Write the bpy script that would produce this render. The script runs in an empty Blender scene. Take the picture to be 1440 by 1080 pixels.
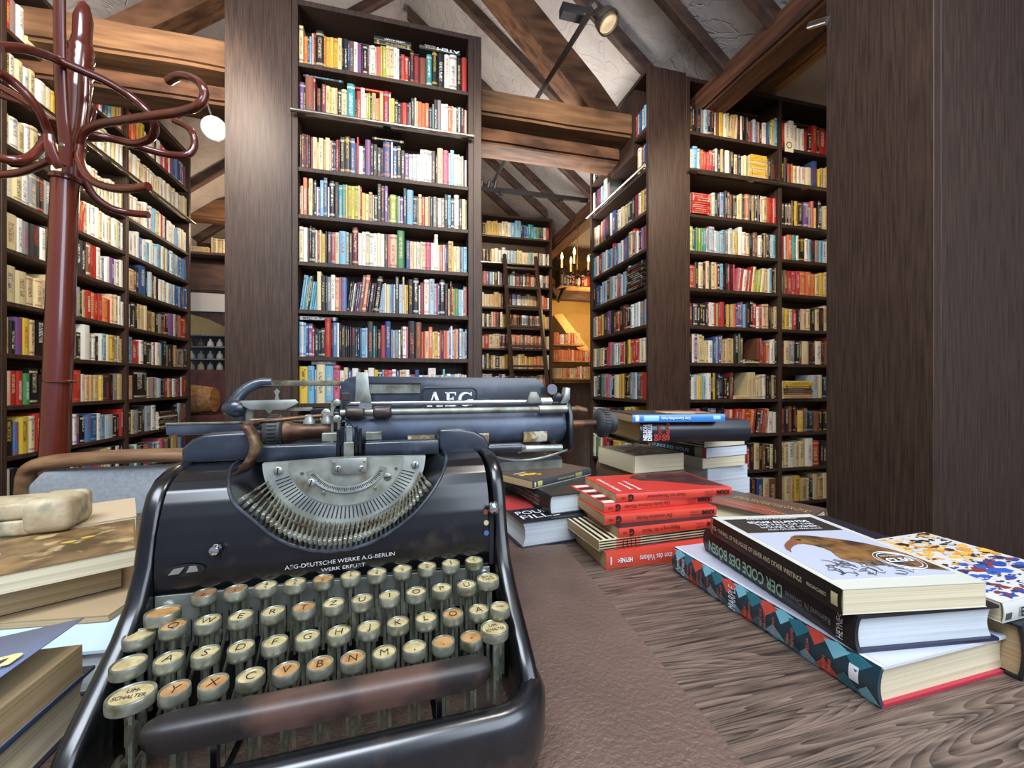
import bpy, bmesh, math, random
from mathutils import Vector, Matrix, noise
PI = math.pi
SC = bpy.context.scene
COL = SC.collection
rnd = random.Random(7)

# ------------------------------------------------------------------ materials
def srgb(h):
    h = h.lstrip('#'); v = [int(h[i:i+2], 16)/255 for i in (0, 2, 4)]
    return tuple(((c/12.92) if c <= .04045 else ((c+.055)/1.055)**2.4) for c in v)
MATS = {}
def base(name, color=(.5, .5, .5), rough=.5, metal=0, spec=.5, coat=0, coat_r=.1, emit=None, es=0):
    m = bpy.data.materials.new(name); m.use_nodes = True
    b = m.node_tree.nodes['Principled BSDF']
    b.inputs['Base Color'].default_value = (*color, 1)
    b.inputs['Roughness'].default_value = rough
    b.inputs['Metallic'].default_value = metal
    b.inputs['Specular IOR Level'].default_value = spec
    b.inputs['Coat Weight'].default_value = coat
    b.inputs['Coat Roughness'].default_value = coat_r
    if emit:
        b.inputs['Emission Color'].default_value = (*emit, 1); b.inputs['Emission Strength'].default_value = es
    MATS[name] = m
    return m
def nd(m, t, **k):
    n = m.node_tree.nodes.new(t)
    for a, v in k.items(): setattr(n, a, v)
    return n
def lk(m, a, b): m.node_tree.links.new(a, b)
def noisy(name, c1, c2, scale=20, rough=.5, metal=0, stretch=(1, 1, 1), lo=.35, hi=.65, detail=6, bump=0, bscale=None,
          rough2=None, coat=0, coat_r=.1, spec=.5, dist=.001, c3=None, s3=3, lo3=.5, hi3=.6, obj=True):
    m = base(name, c1, rough, metal, spec, coat, coat_r)
    b = m.node_tree.nodes['Principled BSDF']
    tc = nd(m, 'ShaderNodeTexCoord'); mp = nd(m, 'ShaderNodeMapping'); mp.inputs['Scale'].default_value = stretch
    lk(m, tc.outputs['Object'], mp.inputs['Vector'])
    n = nd(m, 'ShaderNodeTexNoise'); n.inputs['Scale'].default_value = scale; n.inputs['Detail'].default_value = detail
    lk(m, mp.outputs[0], n.inputs['Vector'])
    r = nd(m, 'ShaderNodeValToRGB'); r.color_ramp.elements[0].position = lo; r.color_ramp.elements[1].position = hi
    r.color_ramp.elements[0].color = (*c1, 1); r.color_ramp.elements[1].color = (*c2, 1)
    lk(m, n.outputs['Fac'], r.inputs['Fac']); out = r.outputs['Color']
    if c3:
        n3 = nd(m, 'ShaderNodeTexNoise'); n3.inputs['Scale'].default_value = s3; n3.inputs['Detail'].default_value = 5
        lk(m, tc.outputs['Object'], n3.inputs['Vector'])
        r3 = nd(m, 'ShaderNodeValToRGB'); r3.color_ramp.elements[0].position = lo3; r3.color_ramp.elements[1].position = hi3
        lk(m, n3.outputs['Fac'], r3.inputs['Fac'])
        mx = nd(m, 'ShaderNodeMix', data_type='RGBA'); lk(m, r3.outputs['Color'], mx.inputs[0]); lk(m, out, mx.inputs[6])
        mx.inputs[7].default_value = (*c3, 1); out = mx.outputs[2]
    lk(m, out, b.inputs['Base Color'])
    if rough2 is not None:
        mr = nd(m, 'ShaderNodeMapRange'); mr.inputs[3].default_value = rough; mr.inputs[4].default_value = rough2
        lk(m, n.outputs['Fac'], mr.inputs[0]); lk(m, mr.outputs[0], b.inputs['Roughness'])
    if bump:
        bp = nd(m, 'ShaderNodeBump'); bp.inputs['Strength'].default_value = bump; bp.inputs['Distance'].default_value = dist
        if bscale:
            n2 = nd(m, 'ShaderNodeTexNoise'); n2.inputs['Scale'].default_value = bscale; n2.inputs['Detail'].default_value = 4
            lk(m, mp.outputs[0], n2.inputs['Vector']); lk(m, n2.outputs['Fac'], bp.inputs['Height'])
        else: lk(m, n.outputs['Fac'], bp.inputs['Height'])
        lk(m, bp.outputs[0], b.inputs['Normal'])
    return m
noisy('espresso', srgb('#2d2019'), srgb('#45332a'), 20, .5, stretch=(9, 9, .35), bump=.15, bscale=40, detail=8, spec=.35)
noisy('beam_wood', srgb('#5f4430'), srgb('#8e6a4a'), 5, .75, stretch=(.5, 6, 6), bump=.4, dist=.006, lo=.3, hi=.7, c3=srgb('#4c3220'), s3=2.6, lo3=.45, hi3=.8, spec=.25)
noisy('old_rafter', srgb('#432c20'), srgb('#6e4c34'), 5, .75, stretch=(.8, 6, 3), bump=.4, dist=.006, spec=.25, c3=srgb('#7e5a40'), s3=4, lo3=.5, hi3=.8)
noisy('beam_wood_y', srgb('#4a2e20'), srgb('#7a4e34'), 5, .7, stretch=(6, .5, 6), bump=.4, dist=.006, c3=srgb('#3c261c'), s3=2.6, lo3=.5, hi3=.85)
noisy('rafter_wood', srgb('#3c2a23'), srgb('#5a4236'), 5, .75, stretch=(.8, 6, 3), bump=.3, dist=.008)
noisy('pale_beam', srgb('#8a6238'), srgb('#b98d5a'), 5, .7, stretch=(5, .6, 5), bump=.4, dist=.006)
def plaster(name, c1, c2):
    m = noisy(name, c1, c2, 2.5, .9, lo=.3, hi=.7)
    b = m.node_tree.nodes['Principled BSDF']; tc = nd(m, 'ShaderNodeTexCoord')
    n = nd(m, 'ShaderNodeTexNoise'); n.inputs['Scale'].default_value = 3.2; n.inputs['Detail'].default_value = 6; n.inputs['Distortion'].default_value = .9
    n.inputs['Roughness'].default_value = .6
    lk(m, tc.outputs['Object'], n.inputs['Vector'])
    v = nd(m, 'ShaderNodeTexNoise'); v.inputs['Scale'].default_value = 2.2; v.inputs['Distortion'].default_value = 3; v.inputs['Detail'].default_value = 2
    lk(m, tc.outputs['Object'], v.inputs['Vector'])
    rr = nd(m, 'ShaderNodeValToRGB'); e = rr.color_ramp.elements; e[0].position = .48; e[1].position = .50
    e[0].color = (1, 1, 1, 1); e[1].color = (0, 0, 0, 1); x = e.new(.53); x.color = (1, 1, 1, 1)
    lk(m, v.outputs['Fac'], rr.inputs['Fac'])
    ad = nd(m, 'ShaderNodeMath', operation='MULTIPLY_ADD'); ad.inputs[1].default_value = .16
    lk(m, rr.outputs['Color'], ad.inputs[0]); lk(m, n.outputs['Fac'], ad.inputs[2])
    bp = nd(m, 'ShaderNodeBump'); bp.inputs['Strength'].default_value = .8; bp.inputs['Distance'].default_value = .03
    lk(m, ad.outputs[0], bp.inputs['Height']); lk(m, bp.outputs[0], b.inputs['Normal'])
    return m
plaster('roof_plaster', srgb('#968e89'), srgb('#b4aca6'))
plaster('cream_plaster', srgb('#cdbb95'), srgb('#dccdaa'))
plaster('yellow_plaster', srgb('#c9a35c'), srgb('#d8b878'))
noisy('floor_wood', srgb('#3b2a20'), srgb('#5a4130'), 4, .5, stretch=(6, .6, 1))
noisy('rosewood', srgb('#4e190c'), srgb('#662616'), 6, .25, stretch=(1, 1, .3), coat=.7, coat_r=.1, detail=3)
base('steel_rail', srgb('#9c9488'), .3, 1)
base('lamp_steel', srgb('#8c8c8c'), .3, 1)
base('track_black', srgb('#1c1a1c'), .5)
base('lamp_glow', (1, .9, .7), .4, emit=(1, .86, .62), es=60)
base('lamp_off', srgb('#c9b79a'), .3)
base('candle_glow', (1, .8, .5), .4, emit=(1, .72, .35), es=9)
base('candle_ivory', srgb('#d8c08a'), .5)
base('brass', srgb('#5d4526'), .4, .9)
# desk oak with cathedral grain
m = base('desk_oak', (.2, .15, .1), .5, coat=.1, coat_r=.35)
b = m.node_tree.nodes['Principled BSDF']; tc = nd(m, 'ShaderNodeTexCoord'); mp = nd(m, 'ShaderNodeMapping')
mp.inputs['Scale'].default_value = (.7, 12, 12); mp.inputs['Rotation'].default_value = (0, 0, .08)
lk(m, tc.outputs['Object'], mp.inputs['Vector'])
n1 = nd(m, 'ShaderNodeTexNoise'); n1.inputs['Scale'].default_value = 1.3; n1.inputs['Detail'].default_value = 2.5; n1.inputs['Distortion'].default_value = .4
lk(m, mp.outputs[0], n1.inputs['Vector'])
mu = nd(m, 'ShaderNodeMath', operation='MULTIPLY'); mu.inputs[1].default_value = 56; lk(m, n1.outputs['Fac'], mu.inputs[0])
fr = nd(m, 'ShaderNodeMath', operation='FRACT'); lk(m, mu.outputs[0], fr.inputs[0])
n2 = nd(m, 'ShaderNodeTexNoise'); n2.inputs['Scale'].default_value = 75; n2.inputs['Detail'].default_value = 6
mp2 = nd(m, 'ShaderNodeMapping'); mp2.inputs['Scale'].default_value = (.22, 4, 4); lk(m, tc.outputs['Object'], mp2.inputs['Vector']); lk(m, mp2.outputs[0], n2.inputs['Vector'])
ma = nd(m, 'ShaderNodeMath', operation='MULTIPLY_ADD'); ma.inputs[1].default_value = .85; lk(m, n2.outputs['Fac'], ma.inputs[0]); 
mh = nd(m, 'ShaderNodeMath', operation='MULTIPLY'); mh.inputs[1].default_value = .25; lk(m, fr.outputs[0], mh.inputs[0]); lk(m, mh.outputs[0], ma.inputs[2])
r = nd(m, 'ShaderNodeValToRGB'); r.color_ramp.elements[0].position = .36; r.color_ramp.elements[1].position = .80
r.color_ramp.elements[0].color = (*srgb('#2a201a'), 1); r.color_ramp.elements[1].color = (*srgb('#7c685a'), 1)
lk(m, ma.outputs[0], r.inputs['Fac']); lk(m, r.outputs['Color'], b.inputs['Base Color'])
bp = nd(m, 'ShaderNodeBump'); bp.inputs['Strength'].default_value = .35; bp.inputs['Distance'].default_value = .001; lk(m, ma.outputs[0], bp.inputs['Height']); lk(m, bp.outputs[0], b.inputs['Normal'])
# leather blotter
noisy('leather', srgb('#57443a'), srgb('#6d574b'), 7, .5, lo=.3, hi=.75, bump=1, bscale=260, dist=.002, detail=4, spec=.6)
# typewriter
noisy('enamel', srgb('#060608'), srgb('#0c0d10'), 30, .3, spec=.3, coat=.6, coat_r=.17, c3=srgb('#2a231c'), s3=26, lo3=.62, hi3=.72, bump=.05, bscale=90, dist=.0006)
noisy('enamel_worn', srgb('#0c0c0e'), srgb('#17171b'), 30, .3, coat=.6, coat_r=.2, c3=srgb('#3a2c22'), s3=22, lo3=.56, hi3=.66, bump=.1, bscale=90, dist=.0006)
noisy('enamel_blue_sheen', srgb('#1b2028'), srgb('#28303b'), 30, .34, coat=.5, coat_r=.22, c3=srgb('#454e5c'), s3=30, lo3=.55, hi3=.8, bump=.05, bscale=90, dist=.0006)  # black enamel with the bluish light on it mixed into the base colour
noisy('space_wood', srgb('#1c1614'), srgb('#141010'), 12, .5, c3=srgb('#4f382e'), s3=11, lo3=.46, hi3=.54, coat=.1, coat_r=.4)
noisy('nickel', srgb('#8c9088'), srgb('#b0b3a8'), 40, .33, .75, rough2=.5, c3=srgb('#77705c'), s3=25, lo3=.5, hi3=.75)
noisy('nickel_dull', srgb('#6f7166'), srgb('#939588'), 50, .45, .6, c3=srgb('#5a4c38'), s3=40, lo3=.5, hi3=.7)
noisy('nickel_dirty', srgb('#5b5848'), srgb('#8e8a72'), 60, .5, .5, c3=srgb('#463a28'), s3=60, lo3=.5, hi3=.65)
base('chrome', srgb('#c4c6c8'), .15, 1)
noisy('key_ring', srgb('#88897a'), srgb('#a8aa96'), 150, .32, .7, c3=srgb('#6a6a4c'), s3=90, lo3=.5, hi3=.7)
noisy('key_cream', srgb('#94835a'), srgb('#b3a479'), 160, .35, coat=.3)
noisy('key_amber', srgb('#8c6438'), srgb('#a98050'), 160, .35, coat=.4)
noisy('key_brown', srgb('#6e4c30'), srgb('#8e6a44'), 160, .4, coat=.4)
noisy('rust', srgb('#3f2a1d'), srgb('#6e4b33'), 60, .45, .5, c3=srgb('#8a7a5c'), s3=50, lo3=.55, hi3=.7)
noisy('rubber', srgb('#232425'), srgb('#3a3b3c'), 60, .6)
noisy('roller_brown', srgb('#2e2220'), srgb('#40302c'), 60, .4)
noisy('platen', srgb('#363f4e'), srgb('#4e596a'), 18, .42, c3=srgb('#5f6a78'), s3=35, lo3=.5, hi3=.8, coat=.2, coat_r=.35)
noisy('peeling', srgb('#8a6c36'), srgb('#5c4a2c'), 160, .7, c3=srgb('#a9a28c'), s3=120, lo3=.5, hi3=.6)
base('ink', srgb('#1a130e'), .5)
base('white_paint', srgb('#d8dade'), .5)
base('slot_black', srgb('#060606'), .8)
noisy('silver_paint', srgb('#a9acb0'), srgb('#c8cacc'), 200, .5, c3=srgb('#3a3a40'), s3=160, lo3=.62, hi3=.68)
for nm, cc in (('dot_red', '#8c4444'), ('dot_cream', '#b9ad83'), ('dot_blue', '#3f5f8e')): base(nm, srgb(cc), .4)
# books
def flat(name, hexc, rough=.45, coat=0):
    if name not in MATS: base(name, srgb(hexc), rough, coat=coat, coat_r=.2)
    return MATS[name]
def pages(name, c1, c2):
    m = base(name, srgb(c1), .85)
    b = m.node_tree.nodes['Principled BSDF']; tc = nd(m, 'ShaderNodeTexCoord'); mp = nd(m, 'ShaderNodeMapping')
    mp.inputs['Scale'].default_value = (2, 2, 700); lk(m, tc.outputs['Object'], mp.inputs['Vector'])
    n = nd(m, 'ShaderNodeTexNoise'); n.inputs['Scale'].default_value = 1.2; n.inputs['Detail'].default_value = 3; lk(m, mp.outputs[0], n.inputs['Vector'])
    r = nd(m, 'ShaderNodeValToRGB'); r.color_ramp.elements[0].position = .3; r.color_ramp.elements[1].position = .6
    r.color_ramp.elements[0].color = (*srgb(c2), 1); r.color_ramp.elements[1].color = (*srgb(c1), 1)
    lk(m, n.outputs['Fac'], r.inputs['Fac']); lk(m, r.outputs['Color'], b.inputs['Base Color'])
pages('pages_cream', '#d6c9a8', '#b8a988'); pages('pages_white', '#c6cccf', '#b0b6b9'); pages('pages_tan', '#b39c74', '#957c56')
# shelf-book material : colour attributes + procedural title marks on the spine
def spine_material():
    m = base('printed_spine', (.5, .5, .5), .45)
    b = m.node_tree.nodes['Principled BSDF']
    a = nd(m, 'ShaderNodeAttribute', attribute_name='bc'); t = nd(m, 'ShaderNodeAttribute', attribute_name='tc')
    uv = nd(m, 'ShaderNodeUVMap', uv_map='spine'); sp = nd(m, 'ShaderNodeSeparateXYZ'); lk(m, uv.outputs[0], sp.inputs[0])
    sd = nd(m, 'ShaderNodeAttribute', attribute_name='sd')
    def math_(op, x, y=None, z=None):
        k = nd(m, 'ShaderNodeMath', operation=op)
        for i, v in enumerate((x, y, z)):
            if v is None: continue
            if isinstance(v, (int, float)): k.inputs[i].default_value = v
            else: lk(m, v, k.inputs[i])
        return k.outputs[0]
    u, v, s = sp.outputs[0], sp.outputs[1], sd.outputs['Fac']
    cb = nd(m, 'ShaderNodeCombineXYZ'); lk(m, math_('MULTIPLY', u, 2.2), cb.inputs[0]); lk(m, math_('MULTIPLY', v, 46), cb.inputs[1]); lk(m, math_('MULTIPLY', s, 97), cb.inputs[2])
    n = nd(m, 'ShaderNodeTexNoise'); n.inputs['Scale'].default_value = 1.5; n.inputs['Detail'].default_value = 2; lk(m, cb.outputs[0], n.inputs['Vector'])
    txt = math_('GREATER_THAN', n.outputs['Fac'], .51)
    lo = math_('MULTIPLY', math_('FRACT', math_('MULTIPLY', s, 7.3)), .3)
    zone = math_('MULTIPLY', math_('GREATER_THAN', v, math_('ADD', lo, .12)), math_('LESS_THAN', v, math_('ADD', lo, .68)))
    cu = math_('MULTIPLY', math_('GREATER_THAN', u, .28), math_('LESS_THAN', u, .72))
    k1 = math_('MULTIPLY', math_('MULTIPLY', txt, zone), cu)
    band = math_('MULTIPLY', math_('GREATER_THAN', math_('FRACT', math_('MULTIPLY', s, 13.7)), .55),
                 math_('ADD', math_('MULTIPLY', math_('GREATER_THAN', v, .87), math_('LESS_THAN', v, .93)), math_('MULTIPLY', math_('GREATER_THAN', v, .05), math_('LESS_THAN', v, .11))))
    fac = math_('MINIMUM', math_('MAXIMUM', math_('MULTIPLY', k1, .85), math_('MULTIPLY', band, .6)), 1)
    mx = nd(m, 'ShaderNodeMix', data_type='RGBA'); lk(m, fac, mx.inputs[0]); lk(m, a.outputs['Color'], mx.inputs[6]); lk(m, t.outputs['Color'], mx.inputs[7])
    lk(m, mx.outputs[2], b.inputs['Base Color'])
spine_material()
base('book_pages', srgb('#d2c6a6'), .9)

# ------------------------------------------------------------------ mesh builder
class MB:
    def __init__(s): s.v = []; s.f = []; s.mi = []
    def add(s, vs, fs, mi=0, M=None):
        o = len(s.v)
        s.v += [tuple(M @ Vector(p)) if M else tuple(p) for p in vs]
        s.f += [tuple(o+i for i in f) for f in fs]; s.mi += [mi]*len(fs)
        return s
    def box(s, x0, x1, y0, y1, z0, z1, mi=0, M=None, bev=0, seg=1):
        if bev:
            bm = bmesh.new(); bmesh.ops.create_cube(bm, size=1)
            for v in bm.verts: v.co = Vector(((x0+x1)/2+v.co.x*(x1-x0), (y0+y1)/2+v.co.y*(y1-y0), (z0+z1)/2+v.co.z*(z1-z0)))
            bmesh.ops.bevel(bm, geom=bm.edges[:], offset=bev, segments=seg, affect='EDGES', profile=.5)
            return s.bm(bm, mi, M)
        vs = [(x0, y0, z0), (x1, y0, z0), (x1, y1, z0), (x0, y1, z0), (x0, y0, z1), (x1, y0, z1), (x1, y1, z1), (x0, y1, z1)]
        return s.add(vs, [(0, 3, 2, 1), (4, 5, 6, 7), (0, 1, 5, 4), (1, 2, 6, 5), (2, 3, 7, 6), (3, 0, 4, 7)], mi, M)
    def bm(s, bm, mi=0, M=None):
        bm.verts.index_update()
        s.add([v.co[:] for v in bm.verts], [tuple(v.index for v in f.verts) for f in bm.faces], mi, M); bm.free(); return s
    def prism(s, pts, d0, d1, axis='x', mi=0, bev=0, seg=2, M=None):
        """polygon pts extruded along axis; pts are the two other coordinates"""
        def P(a, b, d): return {'x': (d, a, b), 'y': (a, d, b), 'z': (a, b, d)}[axis]
        n = len(pts); vs = [P(a, b, d0) for a, b in pts]+[P(a, b, d1) for a, b in pts]
        fs = [tuple(range(n)), tuple(range(2*n-1, n-1, -1))]+[(i, n+i, n+(i+1) % n, (i+1) % n) for i in range(n)]
        bm = bmesh.new(); bv = [bm.verts.new(v) for v in vs]
        for f in fs: bm.faces.new([bv[i] for i in f])
        bmesh.ops.recalc_face_normals(bm, faces=bm.faces[:])
        if bev: bmesh.ops.bevel(bm, geom=[e for e in bm.edges if e.calc_face_angle(0) > .6], offset=bev, segments=seg, affect='EDGES', profile=.5, clamp_overlap=True)
        return s.bm(bm, mi, M)
    def tube(s, pts, r, n=8, mi=0, cap=True, flat=None, up=None, M=None):
        """sweep; r number or list; flat=(a,b) scales for an oval section"""
        P = [Vector(p) for p in pts]; k = len(P); rr = r if isinstance(r, (list, tuple)) else [r]*k
        T = [((P[min(i+1, k-1)]-P[max(i-1, 0)]).normalized()) for i in range(k)]
        u = Vector(up) if up else (Vector((0, 0, 1)) if abs(T[0].z) < .9 else Vector((1, 0, 0)))
        vs = []; a, b = flat or (1, 1)
        for i in range(k):
            u = (u-T[i]*u.dot(T[i])).normalized(); w = T[i].cross(u)
            for j in range(n):
                t = 2*PI*j/n; vs.append(P[i]+u*math.cos(t)*rr[i]*a+w*math.sin(t)*rr[i]*b)
        fs = [(i*n+j, i*n+(j+1) % n, (i+1)*n+(j+1) % n, (i+1)*n+j) for i in range(k-1) for j in range(n)]
        if cap: fs += [tuple(range(n-1, -1, -1)), tuple((k-1)*n+j for j in range(n))]
        return s.add(vs, fs, mi, M)
    def lathe(s, prof, n=24, mi=0, M=None, ax='z', c=(0, 0, 0)):
        """prof list of (r, h) about an axis through c"""
        vs = []
        for r, h in prof:
            for j in range(n):
                t = 2*PI*j/n; x, y = r*math.cos(t), r*math.sin(t)
                p = {'z': (x, y, h), 'x': (h, x, y), 'y': (y, h, x)}[ax]
                vs.append((p[0]+c[0], p[1]+c[1], p[2]+c[2]))
        k = len(prof)
        fs = [(i*n+j, i*n+(j+1) % n, (i+1)*n+(j+1) % n, (i+1)*n+j) for i in range(k-1) for j in range(n)]
        fs += [tuple(range(n-1, -1, -1)), tuple((k-1)*n+j for j in range(n))]
        return s.add(vs, fs, mi, M)
    def build(s, name, mats, parent=None, smooth=35, loc=None, rot=None):
        me = bpy.data.meshes.new(name); me.from_pydata(s.v, [], s.f); me.validate()
        if not isinstance(mats, (list, tuple)): mats = [mats]
        for k in mats: me.materials.append(MATS[k])
        if len(mats) > 1 and len(me.polygons) == len(s.mi): me.polygons.foreach_set('material_index', s.mi)
        bm = bmesh.new(); bm.from_mesh(me); bmesh.ops.recalc_face_normals(bm, faces=bm.faces[:]); bm.to_mesh(me); bm.free()
        if smooth:
            me.polygons.foreach_set('use_smooth', [True]*len(me.polygons)); me.set_sharp_from_angle(angle=math.radians(smooth))
        o = bpy.data.objects.new(name, me); COL.objects.link(o)
        if parent: o.parent = parent
        if loc: o.location = loc
        if rot: o.rotation_euler = rot
        return o
def empty(name, loc=(0, 0, 0), rz=0, parent=None):
    o = bpy.data.objects.new(name, None); COL.objects.link(o); o.location = loc; o.rotation_euler = (0, 0, rz); o.empty_display_size = .05
    if parent: o.parent = parent
    return o
def tag(o, label=None, cat=None, group=None, kind=None):
    if label: o['label'] = label
    if cat: o['category'] = cat
    if group: o['group'] = group
    if kind: o['kind'] = kind
    return o
def smooth_path(pts, k=6):
    P = [Vector(p) for p in pts]; out = []
    for i in range(len(P)-1):
        a, b, c, d = P[max(i-1, 0)], P[i], P[i+1], P[min(i+2, len(P)-1)]
        for j in range(k):
            t = j/k
            out.append(.5*((2*b)+(c-a)*t+(2*a-5*b+4*c-d)*t*t+(3*b-a-3*c+d)*t**3))
    out.append(P[-1]); return out
_tx = {}
def text_geo(s, bold=0):
    """glyph outline of a line of text, width-normalised: returns (verts, faces, width, height) at size 1"""
    if (s, bold) in _tx: return _tx[(s, bold)]
    cu = bpy.data.curves.new('t', 'FONT'); cu.body = s; cu.size = 1; cu.offset = bold; cu.resolution_u = 3
    o = bpy.data.objects.new('t', cu); me = bpy.data.meshes.new_from_object(o)
    vs = [v.co[:] for v in me.vertices]; fs = [tuple(p.vertices) for p in me.polygons]
    bpy.data.objects.remove(o); bpy.data.curves.remove(cu); bpy.data.meshes.remove(me)
    if not vs: return ([], [], 1, 1)
    x0 = min(v[0] for v in vs); x1 = max(v[0] for v in vs)
    vs = [(v[0]-x0, v[1], 0) for v in vs]
    _tx[(s, bold)] = (vs, fs, x1-x0, .72); return _tx[(s, bold)]
def text_on(mb, s, O, U, V, length, height, bold=0, lift=.0002, mi=0, center=False):
    """write s from O along U with letters up along V, cap height given, total length given"""
    vs, fs, w, h = text_geo(s, bold)
    U = Vector(U).normalized(); V = Vector(V).normalized(); N = U.cross(V); O = Vector(O)+N*lift
    if center: O = O-U*length/2
    mb.add([O+U*(v[0]/w*length)+V*(v[1]/h*height) for v in vs], fs, mi)

# ------------------------------------------------------------------ camera (zero pitch, ultra wide)
CAM = Vector((0, 0, 1.02)); YAW = math.radians(14.4)
cd = bpy.data.cameras.new('camera'); cam = bpy.data.objects.new('camera', cd); COL.objects.link(cam)
cam.location = CAM; cam.rotation_euler = (PI/2, 0, -YAW); cd.sensor_width = 36; cd.lens = 585/1440*36; cd.shift_y = 1/1440; cd.clip_start = .01
SC.camera = cam

# ------------------------------------------------------------------ the room
def struct(name, mb, mats, smooth=0): return tag(mb.build(name, mats, smooth=smooth), kind='structure')
struct('floor', MB().box(-2.4, 4.2, -1, 7, -.06, 0), 'floor_wood')
struct('wall_left', MB().box(-2.4, -2.25, -1, 4.6, 0, 3.0), 'cream_plaster')
struct('wall_right', MB().box(4.05, 4.2, -1, 7, 0, 3.3), 'cream_plaster')
struct('wall_far', MB().box(-4.4, 4.2, 6.85, 7, 0, 5), 'yellow_plaster')
struct('ceiling', MB().prism([(0, 4.72), (2.12, 4.72-.8*2.12), (2.12, 4.72-.8*2.12+.12), (0, 4.84)], -1, 7, 'y'), 'roof_plaster')
struct('ceiling_left', MB().prism([(0, 4.72), (0, 4.84), (-2.6, 4.84-.8*2.6), (-2.6, 4.72-.8*2.6)], -1, 7, 'y'), 'roof_plaster')
struct('ceiling_dormer', MB().box(2.12, 4.2, -1, 7, 3.24, 3.32), 'roof_plaster')
def slope_beam(name, y0, y1, xa, xb, zt, depth, label=None, cat='rafter', group=None, m='rafter_wood'):
    """beam lying along the roof slope between two |x|, underside depth below the plaster"""
    o = MB().prism([(xa, zt-.8*abs(xa)), (xb, zt-.8*abs(xb)), (xb, zt-.8*abs(xb)-depth), (xa, zt-.8*abs(xa)-depth)], y0, y1, 'y', bev=.008, seg=1).build(name, m, smooth=0)
    return tag(o, label, cat, group)
names = ['over the camera end of the room', 'above the right bookcase', 'left of the track spotlight base', 'behind the middle tie beam', 'beyond the tie beam, third from the far end', 'beyond the tie beam, second from the far end', 'nearest the far bookcase']
for i, y in enumerate((1.86, 2.23, 2.65, 3.5, 4.15, 4.72, 5.1, 5.75)):
    w = ['first from the camera', 'second from the camera', 'third from the camera', 'fourth from the camera', 'fifth from the camera', 'sixth from the camera', 'seventh from the camera', 'farthest from the camera'][i]
    slope_beam('rafter', y, y+.065, .02, 2.1 if y < 5 or y > 5.5 else 1.78, 4.72, .11, f'dark brown rafter on the right plaster roof slope, {w}', 'rafter', 'rafters of the right roof slope')
for i, y in enumerate((2.3, 3.25, 3.9, 4.8, 5.7)):
    slope_beam('rafter', y, y+.07, -.02, -1.83 if y < 4.3 else -2.5, 4.72, .10, f'dark brown rafter on the left plaster roof slope, {["first", "second", "third", "fourth", "farthest"][i]} from the camera', 'rafter', 'rafters of the left roof slope')
# principal rafter of the truss, hangs under the slope and foots on the tie beam
tag(MB().prism([(.1, 4.32), (1.30, 3.17), (1.50, 2.945), (1.27, 2.93), (.1, 4.09)], 2.66, 2.86, 'y', bev=.015, seg=1).build('principal_rafter', 'old_rafter', smooth=0),
    'heavy old principal rafter slanting down onto the right end of the tie beam', 'beam')
tag(MB().prism([(-.1, 4.40), (-1.8, 3.04), (-1.8, 2.86), (-.1, 4.2)], 2.9, 3.08, 'y', bev=.015, seg=1).build('principal_rafter', 'old_rafter', smooth=0),
    'heavy old rafter slanting down to the left, behind the tall panel', 'beam')
def rough_beam(x0, x1, y0, y1, z0, z1, name, m, label, seed=0, cut=14):
    bm = bmesh.new(); bmesh.ops.create_cube(bm, size=1)
    for v in bm.verts: v.co = Vector(((x0+x1)/2+v.co.x*(x1-x0), (y0+y1)/2+v.co.y*(y1-y0), (z0+z1)/2+v.co.z*(z1-z0)))
    ax = 0 if x1-x0 > y1-y0 else 1
    es = [e for e in bm.edges if abs((e.verts[0].co-e.verts[1].co)[ax]) > 1e-4]
    bmesh.ops.bevel(bm, geom=es, offset=.018, segments=2, affect='EDGES')
    es = [e for e in bm.edges if abs((e.verts[0].co-e.verts[1].co)[ax]) > .3]
    bmesh.ops.subdivide_edges(bm, edges=es, cuts=cut)
    for v in bm.verts:
        n = noise.noise_vector(v.co*3+Vector((seed, 0, 0)))*.009; n[ax] = 0; v.co += n
    o = MB().bm(bm).build(name, m, smooth=50)
    return tag(o, label, 'beam')
rough_beam(-2.24, 1.545, 2.63, 2.82, 2.765, 2.935, 'tie_beam', 'beam_wood', 'rough brown tie beam crossing the room behind the central bookcase', 1, 30)
rough_beam(-2.24, 1.50, 2.72, 2.93, 2.63, 2.735, 'lower_tie_beam', 'old_rafter', 'darker second beam running just below the rough tie beam', 4, 30)
rough_beam(1.98, 2.16, .3, 6.6, 2.9, 3.08, 'purlin_beam', 'beam_wood_y', 'dark brown purlin running away over the top of the right bookcase', 8, 36)
rough_beam(2.52, 2.62, .5, 3.4, 3.13, 3.22, 'ceiling_joist', 'pale_beam', 'paler wooden joist under the plaster above the right bookcase', 3, 20)

# ------------------------------------------------------------------ bookcases
PAL = dict(k='#151417', d='#2f2c2b', s='#77787a', w='#d2d1c8', i='#c6b78c', a='#b39a6c', n='#6b4632', m='#6a1f2c', r='#a32c27', p='#bd5a70', o='#bd6438',
           y='#c3a53a', l='#98a03c', g='#3f7a4a', t='#2c8288', c='#6fa4bd', b='#2a4678', v='#6a4a7e', e='#cfa98a', u='#4a6fa0', q='#9fb2bd')
CNAME = dict(k='black', d='dark grey', s='grey', w='white', i='cream', a='tan', n='brown', m='maroon', r='red', p='pink', o='orange', y='yellow', l='lime green',
             g='green', t='teal', c='light blue', b='dark blue', v='purple', e='peach', u='blue', q='pale grey')
PLIN = {k: srgb(v) for k, v in PAL.items()}
LV = [.17, .42, .675, .92, 1.17, 1.42, 1.675, 1.925, 2.175, 2.46, 2.73]        # shelf tops, floor up
SPECS = []     # every shelf book : dict(M, w, h, d, c, label pieces)
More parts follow.
